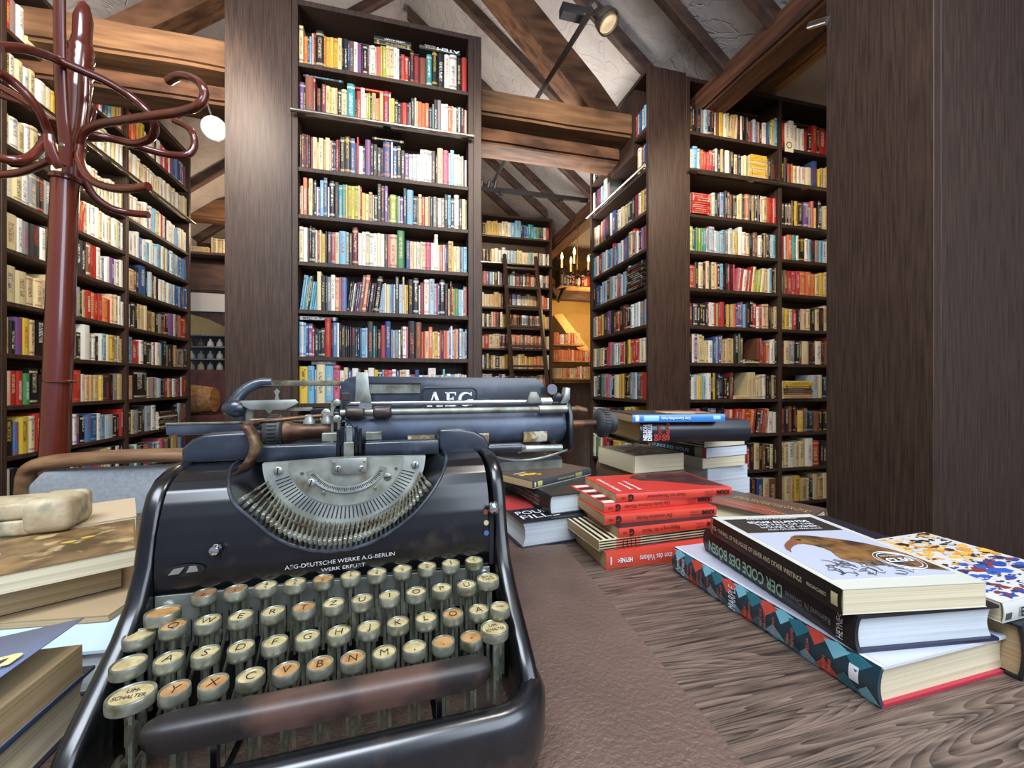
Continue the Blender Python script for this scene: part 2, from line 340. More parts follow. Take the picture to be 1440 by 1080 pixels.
ORD = ['top', 'second', 'third', 'fourth', 'fifth', 'sixth', 'seventh', 'eighth', 'ninth', 'tenth', 'eleventh']
def ordn(n):
    s = 'th' if 10 < n % 100 < 14 else {1: 'st', 2: 'nd', 3: 'rd'}.get(n % 10, 'th')
    return f'{n}{s}'
def fill(code, O, U, N, width, z, where, row, shelfh=.235, default=2):
    """code: colour letters with optional width digit; capitals are tall; '_' gap; '/'..'|' leaning run; (abc) a pile lying flat"""
    toks = []; i = 0; lean = 0
    while i < len(code):
        ch = code[i]
        if ch == ' ': i += 1; continue
        if ch == '/': lean = 1; i += 1; continue
        if ch == '\\': lean = -1; i += 1; continue
        if ch == '|': lean = 0; i += 1; continue
        if ch == '(':
            j = code.index(')', i); toks.append(('pile', code[i+1:j], lean)); i = j+1; continue
        dgt = None
        if i+1 < len(code) and code[i+1].isdigit(): dgt = int(code[i+1])
        toks.append((ch, dgt if dgt else default+rnd.choice((-.7, -.4, 0, 0, .4, 1.2)), lean)); i += 2 if dgt else 1
    tot = sum((t[1] if t[0] != 'pile' else 13) for t in toks); k = (width-.01)/tot
    x = .004; idx = 0; cols = [t[0].lower() for t in toks if t[0] not in ('pile', '_')]; prevh = None
    for t in toks:
        if t[0] == '_': x += t[1]*k; continue
        if t[0] == 'pile':
            W = 13*k*.96; zz = 0
            for n_, c in enumerate(t[1]):
                th = .011+.006*rnd.random(); L = W*(.93+.06*rnd.random())
                # lying flat: thickness up, height along U
                M = Matrix.Translation(O+U*(x+L+rnd.random()*.004)+N*(.005+.006*rnd.random())+Vector((0, 0, z+zz))) @ Matrix((( -U.x*0, -N.x, -U.x, 0), (0, -N.y, -U.y, 0), (1, 0, 0, 0), (0, 0, 0, 1)))
                SPECS.append(dict(M=M, w=th-.0008, h=L, d=.115, c=c, lab=f'{CNAME[c]} book lying flat, {ordn(n_+1)} up, {ORD[row]} shelf, {where.replace("bookcase, ", "bookcase ")}', pos=O+U*x+Vector((0, 0, z+zz)), area=th*L, N=N))
                zz += th
            x += 13*k; continue
        c = t[0]; w = t[1]*k; tall = c.isupper(); c = c.lower(); idx += 1
        lo, hi = (.192, .210) if tall else (.150, .190)
        h = lo+(hi-lo)*rnd.random()
        if prevh and rnd.random() < .6 and not tall: h = prevh+rnd.uniform(-.003, .003)
        prevh = h if not tall else prevh
        h = min(h, shelfh-.012)
        a = t[2]*math.radians(7); ww = w-.0009
        back = rnd.random()*.012+(.0 if not tall else -.004)
        base_ = O+U*x-N*(.012+back)+Vector((0, 0, z+.0005))
        if a: base_ += Vector((0, 0, ww*math.sin(abs(a)) if a < 0 else 0))
        R = Matrix((( U.x, -N.x, 0, 0), (U.y, -N.y, 0, 0), (0, 0, 1, 0), (0, 0, 0, 1)))
        M = Matrix.Translation(base_) @ R @ Matrix.Rotation(-a if a > 0 else -a, 4, 'Y')
        if a > 0: M = Matrix.Translation(base_+Vector((0, 0, ww*math.sin(a)))) @ R @ Matrix.Rotation(a, 4, 'Y')
        pc = CNAME[cols[idx-2]] if idx > 1 else None; nc = CNAME[cols[idx]] if idx < len(cols) else None
        nb = f' beside {nc}' if nc else ' ending the row'
        lab = f'{CNAME[c]} book{nb}, {ordn(idx)} from left, {ORD[row]} shelf, {where.replace("bookcase, ", "bookcase ")}'
        SPECS.append(dict(M=M, w=ww, h=h, d=.125+.01*rnd.random(), c=c, lab=lab, pos=base_, area=w*h, N=N)); x += w
def book_geo(sp, vs, fs, mi, bc, tcl, sd, uv):
    w, h, d, c = sp['w'], sp['h'], sp['d'], sp['c']; o = len(vs); M = sp['M']
    hard = w > .022
    bow = min(.18*w, .005) if hard else .0006; ov = .0025 if hard else 0
    P = [(0, .001, 0), (w*.22, -bow*.75, 0), (w*.5, -bow, 0), (w*.78, -bow*.75, 0), (w, .001, 0), (w, d, 0), (0, d, 0)]
    vs += [M @ Vector(p) for p in P]+[M @ Vector((x, y, h)) for x, y, _ in P]
    j = rnd.uniform(-.035, .035); col = [min(1, max(0, q*(1+3*j)+j*.1)) for q in PLIN[c]]
    lum = sum(col)/3; alt = rnd.choice('wikmrkbdo') if lum > .25 else rnd.choice('wwiiyowcr')
    tc = PLIN[alt]; s = rnd.random()
    for k in range(4):
        fs.append((o+k, o+k+1, o+k+8, o+k+7)); mi.append(0); u0, u1 = P[k][0]/w, P[k+1][0]/w; uv += [(u0, 0), (u1, 0), (u1, 1), (u0, 1)]
    for a, b in ((4, 5), (6, 0)):
        fs.append((o+a, o+b, o+b+7, o+a+7)); mi.append(0); uv += [(-1, -1)]*4
    fs.append((o+5, o+6, o+13, o+12)); mi.append(1); uv += [(-1, -1)]*4
    fs.append(tuple(o+i for i in (6, 5, 4, 3, 2, 1, 0))); mi.append(0); uv += [(-1, -1)]*7
    # top: cover rim strips + page block sunk a little
    t = .0012 if not hard else .0022; e = 7*1
    q = [(t, .006, h-.003 if hard else h), (w-t, .006, h-.003 if hard else h), (w-t, d, h-.003 if hard else h), (t, d, h-.003 if hard else h)]
    n = len(vs); vs += [M @ Vector(p) for p in q]
    fs.append((n, n+1, n+2, n+3)); mi.append(1); uv += [(-1, -1)]*4
    fs += [(o+7, o+8, o+9, o+10, o+11, n+1, n), (o+11, o+12, n+2, n+1), (o+13, o+7, n, n+3)]; mi += [0, 0, 0]; uv += [(-1, -1)]*15
    bc += [(*col, 1)]*12; tcl += [(*tc, 1)]*12; sd += [s]*12
def make_books(name, sps, local=True):
    vs, fs, mi, bc, tcl, sd, uv = [], [], [], [], [], [], []
    for sp in sps: book_geo(sp, vs, fs, mi, bc, tcl, sd, uv)
    me = bpy.data.meshes.new(name); me.from_pydata([tuple(v) for v in vs], [], fs)
    me.materials.append(MATS['printed_spine']); me.materials.append(MATS['book_pages'])
    me.polygons.foreach_set('material_index', mi)
    for nm, dat in (('bc', bc), ('tc', tcl)):
        a = me.attributes.new(nm, 'FLOAT_COLOR', 'FACE'); a.data.foreach_set('color', [x for q in dat for x in q])
    a = me.attributes.new('sd', 'FLOAT', 'FACE'); a.data.foreach_set('value', sd)
    l = me.uv_layers.new(name='spine'); l.data.foreach_set('uv', [x for q in uv for x in q])
    o = bpy.data.objects.new(name, me); COL.objects.link(o); return o

def bookcase(name, label, P0, U, N, bays, depth, levels, top, cat='bookcase', t=.028, rail=None, plinth=True, extra_side=0, tops=None):
    """P0: lower left front corner (seen from the front), U right, N towards the viewer; bays: list of clear widths"""
    U = Vector(U); N = Vector(N); root = empty(name, P0); tag(root, label, cat)
    R = Matrix(((U.x, -N.x, 0, 0), (U.y, -N.y, 0, 0), (0, 0, 1, 0), (0, 0, 0, 1)))
    def B(*a): return MB().box(*a, M=R, bev=.0015)
    x = 0; spans = []
    B(0, t, 0, depth, 0, top).build('side_panel', 'espresso', root, smooth=0)
    x = t
    for i, w in enumerate(bays):
        spans.append((x, w)); x += w
        if i < len(bays)-1: B(x, x+t, 0.001, depth-.012, .08, top-t).build('divider', 'espresso', root, smooth=0)
        else: B(x, x+t, 0, depth, 0, top).build('side_panel', 'espresso', root, smooth=0)
        x += t
    W = x
    B(t, W-t, 0, depth-.012, top-t, top-.0005).build('top_panel', 'espresso', root, smooth=0)
    B(t, W-t, depth-.012, depth, .01, top-t).build('back_panel', 'espresso', root, smooth=0)
    if plinth: B(t, W-t, .02, .04, 0, .08).build('plinth', 'espresso', root, smooth=0)
    for (sx, w) in spans:
        for z in levels: B(sx, sx+w, .004, depth-.012, z-.022, z).build('shelf', 'espresso', root, smooth=0)
    if rail:
        mb = MB(); mb.tube([(0, -.03, rail-.01), (W, -.03, rail-.01)], .011, 10, M=R)
        for k in range(int(W/.45)+1):
            xx = .05+k*(W-.1)/max(1, int(W/.45)); mb.box(xx-.02, xx+.02, -.03, .004, rail-.02, rail-.002, M=R)
        mb.build('ladder_rail', 'steel_rail', root)
    return root, spans, R
X = Vector((1, 0, 0)); Y = Vector((0, 1, 0)); NY = -Y; NX = -X
def rows(P0, U, N, spans, levels, data, where, shelfh=.235):
    """data: {bay: [row strings from the top shelf down]}"""
    n = len(levels)
    for bay, rs in data.items():
        sx, w = spans[bay]
        for r, code in enumerate(rs):
            if r >= n: break
            if code: fill(code, Vector((P0[0], P0[1], 0))+U*sx, U, N, w, levels[n-1-r], where if len(spans) == 1 else f'{where}, {["left", "middle", "right"][bay] if len(spans) > 2 else ["left", "right"][bay]} bay', r)
# --- A: central bookcase facing the camera
PA = (-.577, 2.41, 0)
rA, sA, _ = bookcase('bookcase', 'tall dark brown central bookcase full of paperbacks behind the typewriter', PA, X, NY, [.905], .2, LV, 3.06, rail=2.46)
MB().box(.9615, 1.010, 0, .2, 0, 3.06, bev=.0015).build('end_panel', 'espresso', rA, smooth=0)
rowsA = ['I2o2b1c1e1m1K4o1y2y2y2i2k1k2b1n2w2v2d1k2n1w1w2i1p2y1l2i2i2w2w1k1r2r2k1k2m3n4t3K3K4W3W4K3R3',
         'v2k1N4M1k3m2i2y1i2a1k2i3T4k1r2W2w1l1l1k1a2a1o1a2R3w1y2k2k1k1r3k1s1k2w1i1o2o2o2k2s1K2S2w2w2o2e1w2k1w1d1k1r1w1',
         'k1m1k1m1k1m1i2a1i2a1i2e1m1k1r1k1K2D3B2b1R1w2k1V3k1k2d2k1B4W1b2k2d2v2w2q2w2w2w2w2d2k1E3P3w1C2w2w1i1w1d1w1',
         'n1e1O2d1I2k1D1w1v1C2B2w1K3K2t2t2y1l2y2l2i1r1y2i2a2i1d2D2K2V2k1l4g1q1v2K2C4d1k1n1i2r2i2a1k2s2n1w2s2K2C2d2W3k2i2s1',
         'i2w2d1K1k2w1r1i1y2k1d2r2i2c4i1k2M3w2w2i2w2w2i2w2d2p1e4G4_1b2e2i2w1i1w1i2p3w2W2w1o2w1v1k1a2y1i2w1i1n1c1c2',
         '/c1c1t1a1k1c1t1c1c1|I2k2d1s2W2e2o1u3\\k1k1w1k1m1b1N2O2k1k2k1K3|c2q1w1i2c1u1w1D2q2I1i1y1K3D3w1m2W3Q3q1p1b1K3k2i1D1r1l1g2c2w1u1o1',
         'c1w1c1b1v2r1k2k1k2R3k1u2w1k1k2k1k1k1k2k1k1b1c2q1D3t1k1k2r2B3s1q1s2w1k1w2p1K4N3o1r1e2o2i1y2w1r1d1p1o1e1u1w1q1o1e1b1w1c1e1u1',
         'Y4C3u1I4C4P3w2I2b2w3w3e2W3y2k2c1r2p2w2b2i1e2w2c1r2b2w2c1w1i1W4c2o1w1c1g1w2c2i2w1c1e2w1',
         'kirwbdynkwisrkodwbik', 'wibkrdyokniwscbkmrwe', 'kdwbiyrnkosmwicbkdrw']
rows(PA, X, NY, sA, LV, {0: rowsA}, 'central bookcase')
# piles and single books lying on top of the standing rows of the central bookcase
def lay(c, x, z, L, th, lab, O=Vector((PA[0], PA[1], 0)), U=X, N=NY, yb=.02, txt=None):
    M = Matrix.Translation(O+U*(x+L)-N*yb+Vector((0, 0, z))) @ Matrix(((0, -N.x, -U.x, 0), (0, -N.y, -U.y, 0), (1, 0, 0, 0), (0, 0, 0, 1)))
    SPECS.append(dict(M=M, w=th, h=L, d=.12, c=c, lab=lab, pos=O+U*x+Vector((0, 0, z)), area=th*L*3, N=N, txt=txt))
lay('d', .41, LV[10]+.19, .2, .022, 'dark grey hardback lying flat on upright books, top shelf, central bookcase')
lay('k', .41, LV[10]+.2125, .2, .022, 'upper black hardback lying on another one, top shelf, central bookcase')
lay('d', .655, LV[10]+.2105, .232, .024, 'dark hardback lying upside down over tall books, right end of top shelf, central bookcase', txt=[('ATEM', .10, .23, .02, 'white_paint'), ('UND MÖRDER', .03, .09, .008, 'white_paint')])
lay('r', .31, LV[9]+.189, .19, .012, 'thin red book lying across cream ones, second shelf, central bookcase')
lay('d', .05, LV[9]+.209, .2, .012, 'dark book lying across upright ones at left, second shelf, central bookcase')
lay('k', .4, LV[8]+.209, .17, .014, 'black and red book lying across upright ones, third shelf, central bookcase')
lay('k', .02, LV[4]+.196, .2, .02, 'black hardback lying flat at the left, seventh shelf, central bookcase', txt=[('THOMAS HARRIS', .02, .11, .006, 'white_paint'), ('HANNIBAL RISING', .02, .13, -.006, 'white_paint')])
lay('s', .09, LV[3]+.209, .12, .022, 'grey book lying flat on upright ones, eighth shelf, central bookcase')
# --- D: case whose plain end is the panel left of the central bookcase
bookcase('bookcase', 'bookcase seen end-on as the plain dark panel left of the central bookcase', (-.889, 3.3, 0), NY, NX, [.834], .31, LV, 3.06)
# --- C: case facing left, its plain end panel towards the camera ; B: right bookcase facing the camera
PC = (1.54, 3.297, 0)
rC, sC, _ = bookcase('bookcase', 'dark bookcase facing left, plain end panel toward the camera, under the tie beam end', PC, NY, NX, [.831], .284, LV[:10], 3.11, rail=2.46)
mb = MB().box(1.545, 1.83, 2.60, 2.94, 2.62, 3.08); o = mb.build('beam_casing', 'espresso', smooth=0); tag(o, 'dark boxed casing around the end of the tie beam', 'casing')
rowsC = ['', 'w k b r c W s k b w r v c w i k b p w _1 y w',
         'i w r y v k w b d w i i d k m w y v', 'c w r r c q w u c r c u q w v u b i r c w k v n',
         'k b b w c q d s q w s r q c d W (kdkddkdkdkdk)', 's i o o y d d v k n d r k d m k w q w s b c',
         'i s a i k r p t w w q r a d y r r r i w i', 'i s t k t s p p c k i a y k k d s q n r r', 'w w w r r p s m k k k k y i y y k n o k', 'w g i w r r m k y y a w d i d r k y w']
rows(PC, NY, NX, sC, LV[:10], {0: [''] + rowsC[2:]}, 'left-facing bookcase')
OC = Vector((PC[0], PC[1], 0))
fill('w k b r c W s', OC+NY*.03, NY, NX, .30, LV[9], 'left-facing bookcase', 1); fill('y w i r k b c w', OC+NY*.72, NY, NX, .14, LV[9], 'left-facing bookcase near end', 1)
MB().box(1.545, 1.81, 2.427, 2.6, 2.708, 2.73).build('shelf', 'espresso', rC, smooth=0, loc=(-PC[0], -PC[1], 0))
fill('r q b w c q', OC+NY*.70, NY, NX, .165, 2.73, 'left-facing bookcase near end', 0)
fill('w k b r v w i', OC+NY*.03, NY, NX, .31, 2.73, 'left-facing bookcase far end', 0)
MB().box(1.545, 1.81, 2.942, 3.268, 2.708, 2.73).build('shelf', 'espresso', rC, smooth=0, loc=(-PC[0], -PC[1], 0))
PB = (1.826, 2.41, 0)
_, sB, _ = bookcase('bookcase', 'wide dark bookcase on the right, standing between two plain panels', PB, X, NY, [.74, .72, .4], .2, LV, 3.09, rail=2.46)
rowsB0 = ['w1kkkksqkkwn y4w3i\\i2a2i2|kwkkd2rn2q2v2e2k w w2b w2Y2C2', 'b w c q2r2r2r2r2m2wkakwke3k2k1w1i2g1(yiyyiyyyiyyy)ikd4', '(rrrrrrrrrr)i w k2k u3k2n2 d2k i2 i2 k o1 o2k2a k2k2 w i r4r',
          'l3b2g2l2g t2 q r1 q2q2w c2q2c2s2w q i y_1 W3w i3k n1 n w3k2a k b2 w c3', 'ro k i k2e d i e o1k2c2k2k r2k2p \\p w r w r w r i|/l l i|i2i w c k w', 'm3d3k k k d rwwrl r r k1yk1 aob v v vckK2 r w r e i k n k i',
          'kw2V3iiiiiw4b2c3v2qaiaaaK4G2n (ik) n2 r r n2o3 w w k', 'k2wq2i y3i1c2w w k2 y2k b2k k1 k k n m (ai)iiii iiii w k k k ik', 'ck p2 b k t2 v3 \\d k n|p3 e2\\r r o2r o r2k2 n r a|w4 w', 'krwyki2dnirk nwkrr k i k2 n k i k', 'iikd3aiykk b i n']
rowsB1 = ['r w2 W3 w w w r kR3k r4r p i2 y3 w3p3 c', 'k2K2 n o1 i2 w2 w3 i B3 y1 yaiyaiypcrc', 'k k n2k2y k v s2P2 y K2 c i i o i r o r i r o', 'r q o t w k w c k2 s2 c2 q w w W4 \\r2r2o a|', 'g n r r r2 o o o i2 y2 i q k w k P2 P2 k', 'a2y2w r k w e i k i k i k e w w w k n w',
          'k i3s3 k n i4k2k w k n3 O3 n q2 w k q', '(aanndyyyy) q3 i k n i n k r4r', 'm k n k m y3n k n3 k2k k i i2 r r r k k', 'iiw i i W3r4 kk2 r r2 k k2 i n i', 'aiayaikiaiykiayi']
rows(PB, X, NY, sB, LV, {0: rowsB0, 1: rowsB1, 2: ['rwkyibonwk']*11}, 'right bookcase')
# --- E: far bookcase with the ladder
LE = [.2, .46, .71, .97, 1.223, 1.48, 1.745, 1.997, 2.275, 2.55, 2.894]
PE = (.9, 5.1, 0)
_, sE, _ = bookcase('bookcase', 'far bookcase between the central and left-facing ones, a ladder leaning on it', PE, X, NY, [.89], .22, LE, 3.16, rail=2.55)
rowsE = ['d2y1a1y1a1y1a1y1a1y1i2w2i2w2c3C4k1k1b2u1t2t2c2g2b1k2w2r2', 'd2k2k1i2w2q2W2w1c2q2c2y1i2w2i2c2a2i1d1s2w2d1w1', 'd1p1v2c2w1k2w1b2w1b2k1c2w1k1k1r1k2w1k1n2r1e2k1i2w2d2w1r1', 'w1i2w1a3a3a1k2d1k1w1k2q2v1w2c1i2w1a2i1a2o1k1r2o2r2w1',
         'w1k1w1k1i1p1d2w1y2y2k1o2d1k1w2q1k1i1n1o1w1i1y2a2', 'a1r2i2w1i2k1m2n1k1o3o2i1m1i1o2i1n1o1r1i2a2i1', 'w1k1i1d1y1w1k2i1a2y1k1o1i1a2w1y2i1r1y2o2o2e1i1w2', 'w1q1i1k1w1v1w1k1k1n1i1r1a1o1r1i1y2w1o1k1', 'i1k1r1w1o1']
rows(PE, X, NY, sE, LE, {0: rowsE}, 'far bookcase')
# --- L: left wall bookcase facing right (+X), three bays
PL = (-1.84, 1.592, 0)
_, sL, _ = bookcase('bookcase', 'long dark bookcase on the left wall, behind the coat stand', PL, Y, X, [.876, .876, .82], .2, LV, 3.06, rail=2.46)
L1 = ['r2 s3 w3 i4 K2 w3w2 i3 q4w2 e3 w2w3i3 w2 k1 m1 r1 w2k1b3c2y2y1a2y2n1', 'k2 w3i3w3i3 w4 i3 y2k2 w3 w2 i3i2 w3w3i2 w2 i3w3i4w2i3w2i2w2', 'i2w3i3 w2i3 k4k2w3 i2 i2i2w2k1i2w2i2 w2i2w2i2 w2i3w2i2 w3 i2',
      'w3i3w3s3k3 s3 \\k2k1w2r2w2r3 r2r1|i2w2w2w2i2w2w2i2w2i2q2w1', 'i4w2s2d3w2d2 y3n1a2i2 s2d2k2n2r2r1 w2 w1 u1 w2w1v2w1w2w2', 'i4i4i3i3i2i3i2a2 k2 w2 n2s2k1a2r3o2r2r2o3r2e2i2w2w2', 'i2k2v3y3a2k4 w2i3i2y2i2k1 s3k2 W4 i2w2k2w2c2i2y3s2i2a2',
      'e2r2r2 g2 k3k2 r5k2k3 i2 r3w2e2 a2i3y2 d3k2 s3 a3', 'k3 u2y3i2 R4 k2 r2 k3 b2b2w2v2 k2 u3b3 w2 c3 q4 k2k2r2', 'w2k2 s2 n2 k2 i2 w2 b2v2u2b2w2 n3 d2u4 r3w2y2 w2 k2 w2k2', 'k2w2k2i2n2k2r2w2k2k2 w3 q2 w2 k2 w2']
L2 = ['r2o2r1y2y2w1r1w2i2k1w2p2w1r2w1v2b2u2b2r1b2r1', 'w2i2w3i2w2i3w2w2i2w2i2w3w2i2w2i2w2i2w2k1w2i2w2i2', 'i2w2w2i2w2w2b1w2c2i2w2r1w2k1w2i2w2c2w2i2w2k1', 'i1w2w2w1u2w2c2w2w1q2c2w1y1w2u1w2c2w2u2c1u2b1', 'i4n2k2B4k2q2n2w2k1w3w2w2w2w1c2w2b2q2b2u2b2', 'w2k2k2i2a2i2n2y3k2s2 k2 r1k2v3w2b2o3r3r1',
      'c3r3r1w2k3d3w1r1w3c1K3s2d2k2a2s2n2s2d2', 'e3K5K2i2s2w2q2k2r2e2n1w2r2k2w1r2n1', 'k2i2s2k2d2 q4 w2(kwksdkwkdk)k2q2n2r2b1', 'g2c3w1t3k1r3n2o1c2w1w2p2n2y2k1n1i2y3c3b2r2', 'r3w2s2p2w2s2w2 n3m1 w2q2 r2m1w2v1r1i1w2k1', 'k2w2r2i2k2w2n2d2r2w2i2r2']
rows(PL, Y, X, sL, LV, {0: ['']*8, 1: L1, 2: L2}, 'left wall bookcase')
# --- F: near right case, plain sides towards us
bookcase('bookcase', 'plain dark back and end of a tall case filling the right edge of the view', (2.75, 1.115, 0), NX, Y, [.65, .616], .3, LV, 3.05)

# ------------------------------------------------------------------ the typewriter (local: x right, y back, z up from the desk)
DESK = .762
TW = empty('typewriter', (-.0388, .2387, DESK), math.radians(2.11))
tag(TW, 'old black desktop typewriter with round ringed keys, standing on the brown leather blotter', 'typewriter')
XL, XR = -.138, .129
def interp(pts, t):
    if t <= pts[0][0]: return pts[0][1]
    for (a, b), (c, d) in zip(pts, pts[1:]):
        if t <= c: return b+(d-b)*(t-a)/(c-a)
    return pts[-1][1]
# base rail: rounded U in plan, upright oval section
def arc(cx, cy, r, a0, a1, n=8): return [(cx+r*math.cos(math.radians(a0+(a1-a0)*i/n)), cy+r*math.sin(math.radians(a0+(a1-a0)*i/n))) for i in range(n+1)]
pl = [(XL+.004, .30)]+[(XL+.004, .06)]+arc(XL+.034, .038, .030, 180, 270)[0:]+arc(XR-.034, .038, .030, 270, 360)+[(XR-.004, .06), (XR-.004, .30)]
pl = [(x, y, .037) for x, y in pl]
sec = []
mb = MB(); P = [Vector(p) for p in pl]; rings = []
prof = [(-.008, -.019), (.008, -.019), (.0095, -.01), (.0095, .012), (.006, .0195), (0, .0215), (-.006, .0195), (-.009, .013), (-.009, -.01)]
for i, p in enumerate(P):
    T = (P[min(i+1, len(P)-1)]-P[max(i-1, 0)]).normalized(); Nn = Vector((T.y, -T.x, 0))
    rings.append([p+Nn*a+Vector((0, 0, b)) for a, b in prof])
k = len(prof); vs = [q for r_ in rings for q in r_]
fs = [(i*k+j, i*k+(j+1) % k, (i+1)*k+(j+1) % k, (i+1)*k+j) for i in range(len(rings)-1) for j in range(k)]+[tuple(range(k)), tuple((len(rings)-1)*k+j for j in range(k))]
mb.add(vs, fs); mb.build('base_rail', 'enamel_worn', TW, smooth=50)
for x, y in ((XL+.02, .045), (XR-.02, .045), (XL+.02, .28), (XR-.02, .28)):
    MB().lathe([(.009, .001), (.011, .008), (.009, .02)], 16, c=(x, y, 0)).build('rubber_foot', 'rubber', TW)
MB().box(XL+.006, XR-.006, .105, .30, .019, .024).build('base_plate', 'slot_black', TW)
# side frames: the sweeping profile of the machine
fp = [(.022, .052), (.034, .066), (.046, .075), (.062, .086), (.080, .099), (.094, .113), (.104, .133), (.109, .152), (.114, .168), (.121, .180), (.133, .189), (.150, .1935), (.17, .1945)]
outer = fp+[(.29, .1945), (.30, .185), (.30, .03), (.075, .03), (.045, .036)]
def side(x0, x1): MB().prism(outer, x0, x1, 'x', bev=.0045, seg=3).build('side_frame', 'enamel', TW, smooth=60)
side(XR-.013, XR); side(XL, XL+.013)
# front body sheet with the type-basket opening
yz = [(.104, .107), (.1165, .104), (.126, .1035), (.14, .1045), (.152, .107), (.163, .111), (.172, .1155), (.180, .121), (.186, .129), (.190, .140), (.192, .155), (.1925, .172)]
ZY = [(z, y) for z, y in yz]
op = [(-.0935, .1925), (-.0885, .187), (-.0838, .177), (-.0787, .169), (-.0673, .1592), (-.0498, .1445), (-.0312, .1352), (-.0135, .1312), (.0074, .1323), (.0275, .1392), (.0488, .1525), (.0632, .1666), (.0735, .180), (.079, .188), (.082, .1925)]
op = [(p.x, p.y) for p in smooth_path([(a, b, 0) for a, b in op], 5)]
op = [op[0]]+[p for k_, p in enumerate(op[1:-1], 1) if p[0] > op[0][0]+1e-5 and p[1] <= .1925]+[op[-1]]
def ysheet(z): return interp(ZY, z)
x0_, x1_ = XL+.0135, XR-.0165
mb = MB()
def grid(xs, zf, n):
    vs = []; 
    for x in xs:
        for j in range(n+1):
            vs.append(zf(x, j/n))
    m = n+1; fs = [(i*m+j, (i+1)*m+j, (i+1)*m+j+1, i*m+j+1) for i in range(len(xs)-1) for j in range(n)]
    mb.add(vs, fs)
def arcs(t):   # walk along the whole profile
    i = t*(len(yz)-1); a = min(int(i), len(yz)-2); f = i-a
    return yz[a][1]+(yz[a+1][1]-yz[a][1])*f, yz[a][0]+(yz[a+1][0]-yz[a][0])*f
full = lambda x, t: (x, *arcs(t))
grid([x0_+(op[0][0]-x0_)*i/8 for i in range(9)], full, 66)
grid([op[-1][0]+(x1_-op[-1][0])*i/8 for i in range(9)], full, 66)
def part(x, t):
    zt = interp(op, x)
    to = 1 if zt >= .19249 else next(q/400 for q in range(401) if arcs(q/400)[1] >= zt)
    y, z = arcs(min(to, t)); return (x, y, z)
opx = []
for (a, _), (b, _) in zip(op, op[1:]): opx += [a+(b-a)*i/1 for i in range(1)]
opx.append(op[-1][0]); grid(opx, part, 66)
body = mb.build('body_cover', 'enamel', TW, smooth=60)
bm = bmesh.new(); bm.from_mesh(body.data); bmesh.ops.remove_doubles(bm, verts=bm.verts[:], dist=.0001); bmesh.ops.dissolve_degenerate(bm, dist=.00005, edges=bm.edges[:]); bmesh.ops.recalc_face_normals(bm, faces=bm.faces[:]); bm.to_mesh(body.data); bm.free()
body.data.polygons.foreach_set('use_smooth', [True]*len(body.data.polygons))
edge = [(x, ysheet(interp(op, x))-.0008, interp(op, x)) for x in opx]
MB().tube(edge, .0013, 8).build('opening_rim', 'enamel_blue_sheen', body)
# funnel wall behind the opening
mb = MB(); vs = []; nn = 5
for x, y, z in edge:
    for j in range(nn):
        t = j/(nn-1); vs.append((x*(1-.10*t)-.0045*.1*t, y+.045*t**.7+.002, .1945+(z-.1945)*(1-.14*t)+(.004*t)))
fs = [(i*nn+j, (i+1)*nn+j, (i+1)*nn+j+1, i*nn+j+1) for i in range(len(edge)-1) for j in range(nn-1)]
mb.add(vs, fs); MB_w = mb.build('basket_wall', 'enamel', TW, smooth=60)
MB().box(XL+.013, XR-.013, .175, .178, .03, .196).build('basket_back', 'slot_black', TW)
# top shoulders behind
for a, b in ((XL+.013, -.095), (.083, XR-.014)):
    MB().box(a, b, .171, .29, .186, .1925, bev=.001).build('top_plate', 'enamel_worn', TW)
# segment
S0 = Vector((-.0040, .1500, .1945)); VS = .86
def sp(r, ph, y=0): return (S0.x+r*math.sin(ph), S0.y+y-.010*(r*math.cos(ph)/.066), S0.z-r*VS*math.cos(ph)*.99)
def ring(r0, r1, y, th, mat, name, parent, a=88, n=60):
    mb = MB(); vs = []
    for i in range(n+1):
        ph = math.radians(-a+2*a*i/n)
        vs += [sp(r0, ph, y), sp(r1, ph, y), sp(r1, ph, y+th), sp(r0, ph, y+th)]
    fs = [(i*4+j, i*4+(j+1) % 4, (i+1)*4+(j+1) % 4, (i+1)*4+j) for i in range(n) for j in range(4)]+[(0, 1, 2, 3), (n*4, n*4+1, n*4+2, n*4+3)]
    mb.add(vs, fs); return mb.build(name, mat, parent, smooth=40)
seg = ring(.001, .0665, 0, .006, 'nickel', 'segment', TW)
ring(.001, .0465, -.0012, .0013, 'nickel_dull', 'segment_plate', seg)
ring(.0283, .0345, -.0024, .0013, 'nickel', 'arc_scale', seg, a=70)
mb = MB()
for i in range(46):
    ph = math.radians(-62+124*i/45); a, b = sp(.0295, ph, -.00255), sp(.0292+(.0034 if i % 3 else .0042)*(.6+.4*rnd.random()), ph, -.00255)
    t = Vector((math.cos(ph), 0, math.sin(ph)))*.00038
    mb.add([Vector(a)-t, Vector(a)+t, Vector(b)+t, Vector(b)-t], [(0, 1, 2, 3)])
mb.build('scale_ticks', 'ink', seg, smooth=0)
mb = MB()
for i in range(42):
    ph = math.radians(-71+142*i/41); a, b = sp(.0480, ph, -.00035), sp(.0595, ph, -.00035)
    t = Vector((math.cos(ph), 0, math.sin(ph)*VS))*.00045
    mb.add([Vector(a)-t, Vector(a)+t, Vector(b)+t, Vector(b)-t], [(0, 1, 2, 3)])
mb.build('slots', 'slot_black', seg, smooth=0)
MB().prism([(-.0165, .1945), (.0115, .1945), (.0115, .1825), (.004, .1805), (-.009, .1805), (-.0165, .1825)], .1440, .1462, 'y', bev=.0003).build('guide_bracket', 'nickel', seg)
